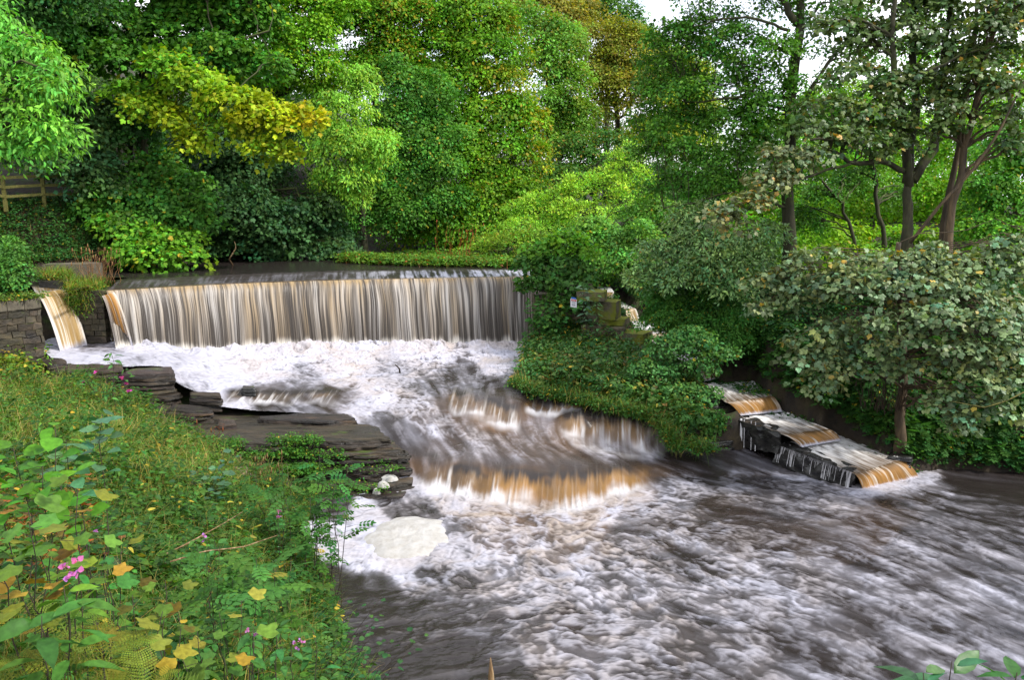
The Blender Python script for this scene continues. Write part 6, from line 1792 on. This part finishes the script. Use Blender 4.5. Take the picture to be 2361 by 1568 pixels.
# left bush behind the wall
tree('bramble_bush', 'small leaved bush on the left bank behind the stone wall', 'bush', [(10, 650, 31), (10, 620, 31), (15, 590, 31), (15, 570, 31)], [(-10, 600, 31, 50, 34), (30, 630, 30.6, 36, 30), (-20, 650, 30.4, 50, 30), (20, 575, 31.4, 30, 20)], .12, .42, (.055, .155, .04), RHOMB, .04, 1, 1.1)

# grass hanging from the pier
pt = []
for _ in range(2600):
    u = R.random()
    if u < .25: p = at(R.uniform(100, 165), 650 + R.uniform(-2, 2), R.uniform(30.2, 31.4)); p[2] = 5.17
    elif u < .55: p = at(R.uniform(156, 240), 670, R.uniform(29.6, 30.6)); p[2] = 4.9
    else: p = at(R.uniform(158, 218), 672 + 60 * R.random() ** 1.5, 29.3)
    pt.append(p)
pt = A(pt)
V, T, C = merge(blades(pt, (.3, 1.0), (.010, .022), (.13, .23, .02), .6, 2.5, 6, .25, (.30, .20, .05)), herbs(pt[::4], (.02, .3), 8, .08, OVATE, (.10, .22, .025), .15, .1))
tag(mk('pier_grass', V, T, M_grass, fcol=C), 'yellow green grass and weeds draped over the concrete pier', kind='stuff')
# moss and weeds on the risers of the ledge
rp = []
for (x0, x1, y_, z_, n_) in [(560, 700, 1046, 1.04, 260), (690, 800, 1050, 1.0, 60), (620, 740, 1085, .66, 380), (700, 930, 1082, .64, 50), (720, 900, 1128, .28, 50), (420, 560, 1024, 1.34, 160), (620, 740, 1018, 1.34, 130), (560, 640, 1130, .5, 200)]:
    for _ in range(n_):
        rp.append(onz(R.uniform(x0, x1), y_ + R.normal(0, 4), z_) + A([0, -.02, R.uniform(-.1, .05)]))
rp = A(rp)
V, T, C = merge(herbs(rp, (.02, .25), 8, .06, OVATE, (.06, .17, .02), .12, .03), blades(rp[::2], (.15, .4), (.006, .014), (.07, .15, .015), .6, 1.4, 4, .12))
tag(mk('ledge_undergrowth', V, T, M_leaf, fcol=C), 'small weeds and moss along the steps of the dark rock ledge', kind='stuff')

# ------------------------------------------------------------------ single plants
PINKF = (.50, .16, .52)


def plant(name, label, cat, top, Yd, zone, n, size, tpl, col, stems=3, spread=.35, autumn=0.0, acol=(.20, .16, .02), flowers=(), root_off=(0, 0), stemr=.006, lowest=.25, mat=None, up=.25, group=None, fcol=PINKF, fsize=.035, root_z=None):
    """an upright leafy plant whose top is seen at photo position `top` at distance Yd; leaves fill `zone` metres below the top"""
    tp = at(top[0], top[1], Yd)
    x, y = tp[0] + root_off[0], tp[1] + root_off[1]
    g = gz1(x, y) - .03 if root_z is None else root_z
    root = thing(name, label, cat, (x, y, g), group)
    base = A([x, y, g])
    b = MB()
    pos, dr, nr = [], [], []
    for s in range(stems):
        a_ = 2 * np.pi * (s + R.random() * .6) / stems
        off = A([math.cos(a_), math.sin(a_), 0]) * spread * (R.uniform(.3, .9) if stems > 1 else 0)
        end = tp + off - UP * (zone * .35 * R.random() if s else 0)
        P = curve3(base + off * .15, end, 0, 8, .03)
        b.tube(P, np.linspace(stemr, stemr * .4, 8), 5, None, 0)
        m = max(3, n // stems)
        H = max(end[2] - g, .05)
        t0 = max(lowest, 1 - zone / H)
        for k in range(m):
            t = t0 + (1 - t0) * ((k + R.random()) / m)
            j = t * 7; i0 = min(int(j), 6)
            p = P[i0] * (1 - (j - i0)) + P[i0 + 1] * (j - i0)
            az = k * 2.4 + s + R.normal() * .3
            h = A([math.cos(az), math.sin(az), 0])
            rr = spread * .45 * (1.1 - .6 * (t - t0) / (1 - t0 + 1e-6)) * R.uniform(.3, 1)
            pos.append(p + h * rr + UP * (rr * .3)); dr.append(h + UP * R.normal(up - .25, .2)); nr.append(UP + h * .25 + .3 * R.normal(size=3))
            if rr > .05: b.tube(np.stack([p, pos[-1]]), [stemr * .4, stemr * .25], 3, None, 0, False)
    b.build('stem', M_twig, root)
    N = len(pos)
    c = tint(col, N, .2, .14)
    if autumn > 0:
        pk = R.random(N) < autumn
        c[pk] = tint(acol, int(pk.sum()), .35, .1)
        edge = (~pk) & (R.random(N) < autumn)
        c[edge] = c[edge] * .5 + A((.22, .19, .02)) * .5
    V, T, C = scatter(tpl, A(pos), A(dr), A(nr), size * np.clip(np.exp(R.normal(0, .18, N)), .6, 1.3), c)
    mk('foliage', V, T, mat or M_leaf, root, fcol=C)
    for k, (fx, fy) in enumerate(flowers):
        fpnt = at(fx, fy, Yd - .05)
        m = 6
        D = randdir(m) * A([1, 1, .6]) + A([0, -.5, .2])
        V, T, C = scatter(ROUND, fpnt + R.normal(size=(m, 3)) * fsize * .25, D, randdir(m) + A([0, -1, .5]), fsize * R.uniform(.8, 1.3, m), tint(fcol, m, .25, .1))
        mk('blossom', V, T, M_leaf, root, fcol=C)
    return root


def fern(name, label, centre, Yd, L_, n, col, lean=.5, root_z=None, a0=0.0, spread=2 * math.pi, group=None):
    c = at(centre[0], centre[1], Yd)
    if Yd > 15:
        d = ray(*centre)
        yy = np.arange(18, 42, .05)
        Pm_ = d[None] * (yy / d[1])[:, None] + A([0, 0, CZ])
        kk_ = np.nonzero((Pm_[:, 2] < gzi(Pm_)) & ~inside(RIVER, Pm_[:, :2]))[0]
        if len(kk_): c = Pm_[kk_[0]]
    g = float(gzi(c[None])[0])
    z = max(g, c[2] - .12) if c[2] - g < .9 else c[2] - .12
    root = thing(name, label, 'fern', (c[0], c[1], min(g, z)), group)
    if z - g > .05:
        b = MB()
        for k in range(3):
            o_ = R.normal(size=2) * .03
            b.tube([[c[0] + o_[0] * 2, c[1] + o_[1] * 2, g - .03], [c[0] + o_[0], c[1] + o_[1], (z + g) / 2], [c[0], c[1], z + .03]], [.006, .005, .004], 4, None, 0)
        b.build('stalk', M_twig, root)
    for k in range(n):
        az = a0 + spread * (k + .3 * R.random()) / n
        h = A([[math.cos(az), math.sin(az), 0]])
        d = h + UP * R.uniform(.25, lean + .35)
        nr = UP - h * .4 + .15 * R.normal(size=(1, 3))
        s = L_ * R.uniform(.75, 1.1)
        cc = tint(col, 1, .18, .12)
        V, T, C = scatter(FERN, A([[c[0], c[1], z + .03]]), d, nr, A([s]), cc)
        mk('frond', V, T, M_leaf, root, fcol=C * np.exp(R.normal(0, .12, len(C)))[:, None])
    return root


# near left bank
plant('alder_sapling', 'bright green alder sapling with large ribbed leaves at the left edge', 'sapling', (60, 1000), 5.2, .6, 80, .125, ROUND, (.075, .22, .014), 4, .34, .0)
plant('alder_sapling', 'blue green leafy sprig beside the bright alder sapling', 'sapling', (195, 965), 6.2, .55, 40, .125, ROUND, (.05, .15, .06), 2, .22, mat=M_sheen)
plant('sycamore_sapling', 'autumn tinted sycamore sapling with yellow and rusty leaves at the left edge', 'sapling', (90, 1150), 4.4, .62, 40, .17, PALM, (.11, .20, .025), 4, .42, .30, (.24, .15, .022))
plant('balsam_plant', 'leafy balsam with three purple flowers in the near left corner', 'plant', (165, 1320), 4.2, .30, 12, .14, LANCE, (.075, .18, .02), 2, .14, flowers=[(150, 1308), (178, 1296), (174, 1324), (160, 1330)], fsize=.03)
plant('balsam_plant', 'tall balsam with long pointed leaves above the yellow fern', 'plant', (110, 1395), 3.9, .42, 20, .20, LANCE, (.065, .17, .025), 2, .16)
for k, (px_, py_, Yd, n_, lb) in enumerate([(225, 1275, 5.2, 14, 'round lobed sycamore seedling right of the rusty sapling'), (330, 1370, 5.0, 16, 'sycamore seedling with flat green leaves above the yellow fern'), (470, 1395, 5.4, 14, 'sycamore seedling beside the pink blossoms of the low bank'),
                                           (350, 1455, 4.6, 14, 'sycamore seedling with a browning leaf right of the yellow fern'), (500, 1490, 4.9, 14, 'lowest sycamore seedling in the bottom left part'), (300, 1430, 4.5, 9, 'small yellowing sycamore seedling over the fern fronds')]):
    plant('sycamore_seedling', lb, 'seedling', (px_, py_), Yd, .3, n_, .145, PALM, (.095, .175, .022) if k != 5 else (.20, .22, .03), 3, .30, .18, group='sycamore seedlings on the near bank')
for k, (px_, py_, Yd, lb) in enumerate([(480, 1275, 7.2, 'ash seedling with feathered leaves in the middle of the near bank'), (560, 1300, 7.4, 'largest ash seedling on the near bank, left of the foam mound'), (610, 1360, 7.6, 'ash seedling near the water edge below the largest one'),
                                        (540, 1375, 6.4, 'ash seedling above the pink blossoms of the low bank'), (650, 1290, 9.0, 'ash seedling just behind the largest one')]):
    plant('ash_seedling', lb, 'seedling', (px_, py_), Yd, .45, 18, .30, PINN_S, (.055, .155, .024), 3, .30, .02, group='ash seedlings on the near bank')
for k, (px_, py_, Yd, h_, n_, lb) in enumerate([(705, 1052, 15.5, 2.0, 44, 'tall ash sapling reaching over the terraced rock ledge'), (765, 1085, 15.2, 1.8, 40, 'ash sapling leaning out over the foam, rightmost of its clump'), (640, 1075, 15.6, 1.5, 30, 'ash sapling growing just below the pinkish boulder'),
                                            (745, 1175, 15.0, 1.5, 34, 'lower ash sapling with leaves against the white foam'), (690, 1150, 14.6, 1.4, 30, 'ash sapling between the tall one and the near bank grass')]):
    plant('ash_sapling', lb, 'sapling', (px_, py_), Yd, h_ * .72, n_, .34, PINN_S, (.045, .135, .022), 3, .55, .02, stemr=.011, group='ash saplings at the water edge')
plant('hazel_sapling', 'grey green round leaved sapling in front of the pinkish boulder', 'sapling', (505, 1055), 15.5, 1.1, 60, .16, ROUND, (.05, .13, .06), 4, .5, mat=M_sheen, root_off=(-.2, -.6))
plant('balsam_plant', 'pink flowered balsam standing in front of the white shallow shelf', 'plant', (240, 850), 22.0, 1.5, 120, .17, LANCE, (.06, .17, .035), 7, .75, flowers=[(222, 856), (278, 872), (292, 886), (195, 882), (298, 902)], fsize=.075, fcol=(.50, .07, .32), stemr=.012)
plant('balsam_plant', 'single tall leafy stem rising above the pink flowered balsam', 'plant', (256, 812), 21.8, .45, 11, .24, LANCE, (.08, .20, .05), 1, .25, stemr=.012)
plant('alder_shoots', 'alder shoots with small round leaves hanging over the brown water', 'plant', (850, 1385), 9.5, 1.3, 70, .07, ROUND, (.04, .12, .03), 5, .55, root_off=(-.9, .2))
plant('alder_shoots', 'lowest alder shoots over the water at the bottom edge', 'plant', (880, 1465), 8.4, 1.2, 90, .07, ROUND, (.04, .12, .035), 6, .55, root_off=(-.8, .1))
plant('willowherb_plant', 'leaf cluster poking up at the bottom right corner', 'plant', (2165, 1530), 3.5, .16, 12, .20, LANCE, (.05, .14, .045), 2, .10, mat=M_sheen, up=.5)
plant('willowherb_plant', 'small leaf tips at the extreme bottom right', 'plant', (2345, 1552), 3.5, .12, 6, .16, LANCE, (.05, .15, .035), 1, .08, up=.5)
for k, (px_, py_, Yd, fl, lb) in enumerate([(470, 1232, 9, [(472, 1236), (470, 1246)], 'balsam with two violet blossoms in the middle of the near bank'), (590, 1455, 5.2, [(568, 1456), (590, 1464), (604, 1460)], 'balsam with pink blossoms low on the near bank'),
                                            (690, 1475, 5.6, [(690, 1478), (678, 1482), (700, 1480), (688, 1496)], 'balsam with pale pink blossoms nearest the brown water'), (220, 1222, 5.6, [(222, 1226)], 'balsam with one magenta blossom behind the rusty sapling'),
                                            (640, 1180, 13.5, [(645, 1178), (642, 1192)], 'balsam with violet blossoms in front of the white foam edge')]):
    plant('balsam_plant', lb, 'plant', (px_, py_), Yd, .4, 16, .13, LANCE, (.06, .18, .035), 3, .22, flowers=fl, fsize=.020 * max(1, Yd / 5.5), fcol=(.46, .17, .48))
fern('fern', 'yellow green bracken fern in the near left corner', (235, 1500), 4.1, .36, 12, (.15, .19, .02), .5)
fern('fern', 'second yellow bracken fern, left of the larger one at the bottom edge', (60, 1530), 4.0, .32, 10, (.15, .18, .02), .5)
fern('fern', 'third bracken fern cut by the bottom edge', (330, 1570), 3.9, .30, 10, (.13, .18, .02), .5)
fern('fern', 'bright bracken frond tuft behind the big yellow fern', (150, 1440), 4.6, .32, 8, (.13, .19, .02), .6)
# islet plants
fern('fern', 'lush fern at the foot of the stepped mossy wall', (1345, 775), 29.6, .85, 9, (.07, .22, .03), .8)
fern('fern', 'darker fern left of the lush one on the islet', (1290, 790), 29.4, .8, 8, (.04, .13, .04), .8)
fern('fern', 'bright small fern just below the stepped mossy wall', (1378, 772), 29.2, .8, 7, (.10, .28, .03), .6)
plant('willowherb_plant', 'spiky silvery willowherb stem right of the warning sign', 'plant', (1352, 655), 30.2, 1.5, 70, .26, LANCE, (.09, .19, .10), 3, .22, mat=M_sheen, stemr=.012)
plant('willowherb_plant', 'spiky willowherb stem between the silvery one and the mossy copings', 'plant', (1376, 680), 30.0, 1.2, 50, .22, LANCE, (.09, .20, .07), 2, .2, stemr=.012)
plant('elder_sapling', 'bright ladder leaved sapling against the right end of the waterfall', 'sapling', (1243, 690), 31, 2.0, 60, .26, PINN_S, (.055, .18, .03), 3, .4, stemr=.014)
plant('balsam_plant', 'broad leaved balsam in the middle of the islet below the stone blocks', 'plant', (1395, 795), 28.2, .9, 40, .24, LANCE, (.07, .19, .05), 4, .45, stemr=.012)
plant('balsam_plant', 'pale flowered balsam hanging at the water end of the islet', 'plant', (1545, 1005), 24.6, .5, 24, .18, LANCE, (.07, .19, .03), 3, .3, flowers=[(1542, 1010), (1548, 1018)], fsize=.08, fcol=(.6, .38, .42), stemr=.01)
plant('dock_plant', 'rusty seeding dock on the front edge of the islet', 'plant', (1395, 905), 26.8, .5, 40, .10, LANCE, (.20, .10, .03), 5, .4, stemr=.008)
plant('hogweed_plant', 'yellowing hogweed with feathery heads below the stone blocks', 'plant', (1455, 825), 28, .9, 50, .15, PINN_S, (.15, .20, .05), 5, .5, .2, stemr=.01)
# right bank ferns
for k, (px_, py_, Yd, L_, lb) in enumerate([(2085, 1005, 22.6, .75, 'bright fern on the dark soil right of the lowest amber step'), (2120, 985, 22.8, .7, 'fern with long fronds just right of the bright one'), (2075, 1030, 22.3, .6, 'broad low fern below the bright fern'),
                                        (2245, 1025, 21.5, .7, 'fern near the right edge above the dark water'), (2310, 1045, 21.2, .7, 'rightmost fern above the dark water'), (2180, 1020, 22, .5, 'small fern between the right bank ferns'),
                                        (2150, 800, 24, .8, 'dark fern hanging behind the red barked trunk'), (1700, 840, 27.5, .7, 'fern under the dark bush beside the fish ladder')]):
    fern('fern', lb, (px_, py_), Yd, L_, 7, (.05, .16, .03) if k else (.08, .24, .03), .7, group='ferns on the right bank')
# dry reeds on the pier and dead heads on the bank
def reeds(name, label, centre, Yd, n, H, spread, col, root_z):
    c = at(*centre, Yd); c[2] = root_z
    root = thing(name, label, 'plant', c)
    b = MB()
    for k in range(n):
        p = c + A([R.normal() * spread, R.normal() * spread * .6, 0])
        h = H * R.uniform(.5, 1)
        e = p + A([R.normal() * .25, R.normal() * .15, h])
        P = curve3(p, e, 0, 7, .06)
        if k % 3 == 0: P = np.concatenate([P, P[-1:] + A([[R.normal() * .12, 0, -.02]]), P[-1:] + A([[R.normal() * .2, 0, -.14]])])
        b.tube(P, np.linspace(.010, .004, len(P)), 4, A(col) * R.uniform(.7, 1.5), 0)
        if k % 2 == 0:
            q_ = P[-1]
            b.tube([q_ - UP * .02, q_ + A([0, 0, .06]), q_ + A([.01, 0, .15])], [.012, .022, .004], 5, A(col) * 1.3)
    V, T, C = np.concatenate(b.V), np.concatenate(b.T), np.concatenate(b.C)
    mk('stem', V, T, M_grass, root, fcol=C)


reeds('dry_reeds', 'tall dry brown reeds on the concrete pier', (228, 640), 30.4, 46, 1.5, .28, (.26, .14, .06), 4.95)
reeds('dock_stalks', 'brown dead dock stalk on the near edge of the rock ledge', (486, 1020), 21.5, 5, .8, .06, (.20, .07, .03), 1.35)
reeds('dry_seed_heads', 'brown dead seed heads above the terraced ledge weeds', (605, 1050), 19.5, 26, 1.0, .35, (.18, .12, .05), .9)
reeds('dry_stalks', 'rusty dry stalks on the weedy bar above the weir', (1045, 600), 39.5, 14, 2.0, .5, (.34, .09, .03), 5.05)
reeds('dead_brushwood', 'tangle of dead dark twigs at the foot of the red barked sycamore', (2040, 930), 23.2, 60, 1.4, .45, (.05, .035, .025), 2.0)
# ------------------------------------------------------------------ camera, sky, sun
cam = bpy.data.cameras.new('camera')
cam.sensor_width = 36.0
cam.lens = 36.0 * F / 2361.0
cam.clip_start, cam.clip_end = .1, 1000
co_ = bpy.data.objects.new('camera', cam)
COL.objects.link(co_)
co_.location = (0, 0, CZ)
co_.rotation_euler = (math.pi / 2 - PITCH, 0, 0)
scene.camera = co_

SUN_EL, SUN_AZ = math.radians(47), math.radians(112)      # azimuth from +Y towards +X
w = bpy.data.worlds.new('World')
scene.world = w
w.use_nodes = True
nt = w.node_tree
nt.nodes.clear()
N, L = nt.nodes.new, nt.links.new
sky = N('ShaderNodeTexSky')
sky.sky_type = 'NISHITA'
sky.sun_disc = False
sky.sun_elevation = SUN_EL
sky.sun_rotation = SUN_AZ
tc = N('ShaderNodeTexCoord')
cn = N('ShaderNodeTexNoise'); cn.inputs['Scale'].default_value = 2.6; cn.inputs['Detail'].default_value = 8; cn.inputs['Roughness'].default_value = .55
L(tc.outputs['Generated'], cn.inputs['Vector'])
cm = N('ShaderNodeMapRange'); cm.inputs['From Min'].default_value = .34; cm.inputs['From Max'].default_value = .56
L(cn.outputs['Fac'], cm.inputs['Value'])
mx = N('ShaderNodeMix'); mx.data_type = 'RGBA'; mx.inputs['B'].default_value = (9.0, 9.1, 9.6, 1)
L(cm.outputs[0], mx.inputs['Factor']); L(sky.outputs[0], mx.inputs['A'])
bg = N('ShaderNodeBackground'); bg.inputs['Strength'].default_value = .15
L(mx.outputs['Result'], bg.inputs['Color'])
wo = N('ShaderNodeOutputWorld'); L(bg.outputs[0], wo.inputs[0])
sl = bpy.data.lights.new('sun', 'SUN')
sl.energy = 3.1
sl.angle = math.radians(5.0)
sl.color = (1.0, .95, .87)
so = bpy.data.objects.new('sun', sl)
COL.objects.link(so)
so.rotation_euler = (math.pi / 2 - SUN_EL, 0, math.pi - SUN_AZ)
so.location = (30, -20, 50)
vs = scene.view_settings
scene.display_settings.display_device = 'sRGB'
vs.view_transform = 'Standard'
vs.look = 'None'
vs.exposure = .62
vs.gamma = 1
c_ = scene.cycles
c_.max_bounces, c_.diffuse_bounces, c_.glossy_bounces, c_.transmission_bounces = 6, 3, 3, 3
c_.use_denoising = True
c_.sample_clamp_indirect = 6
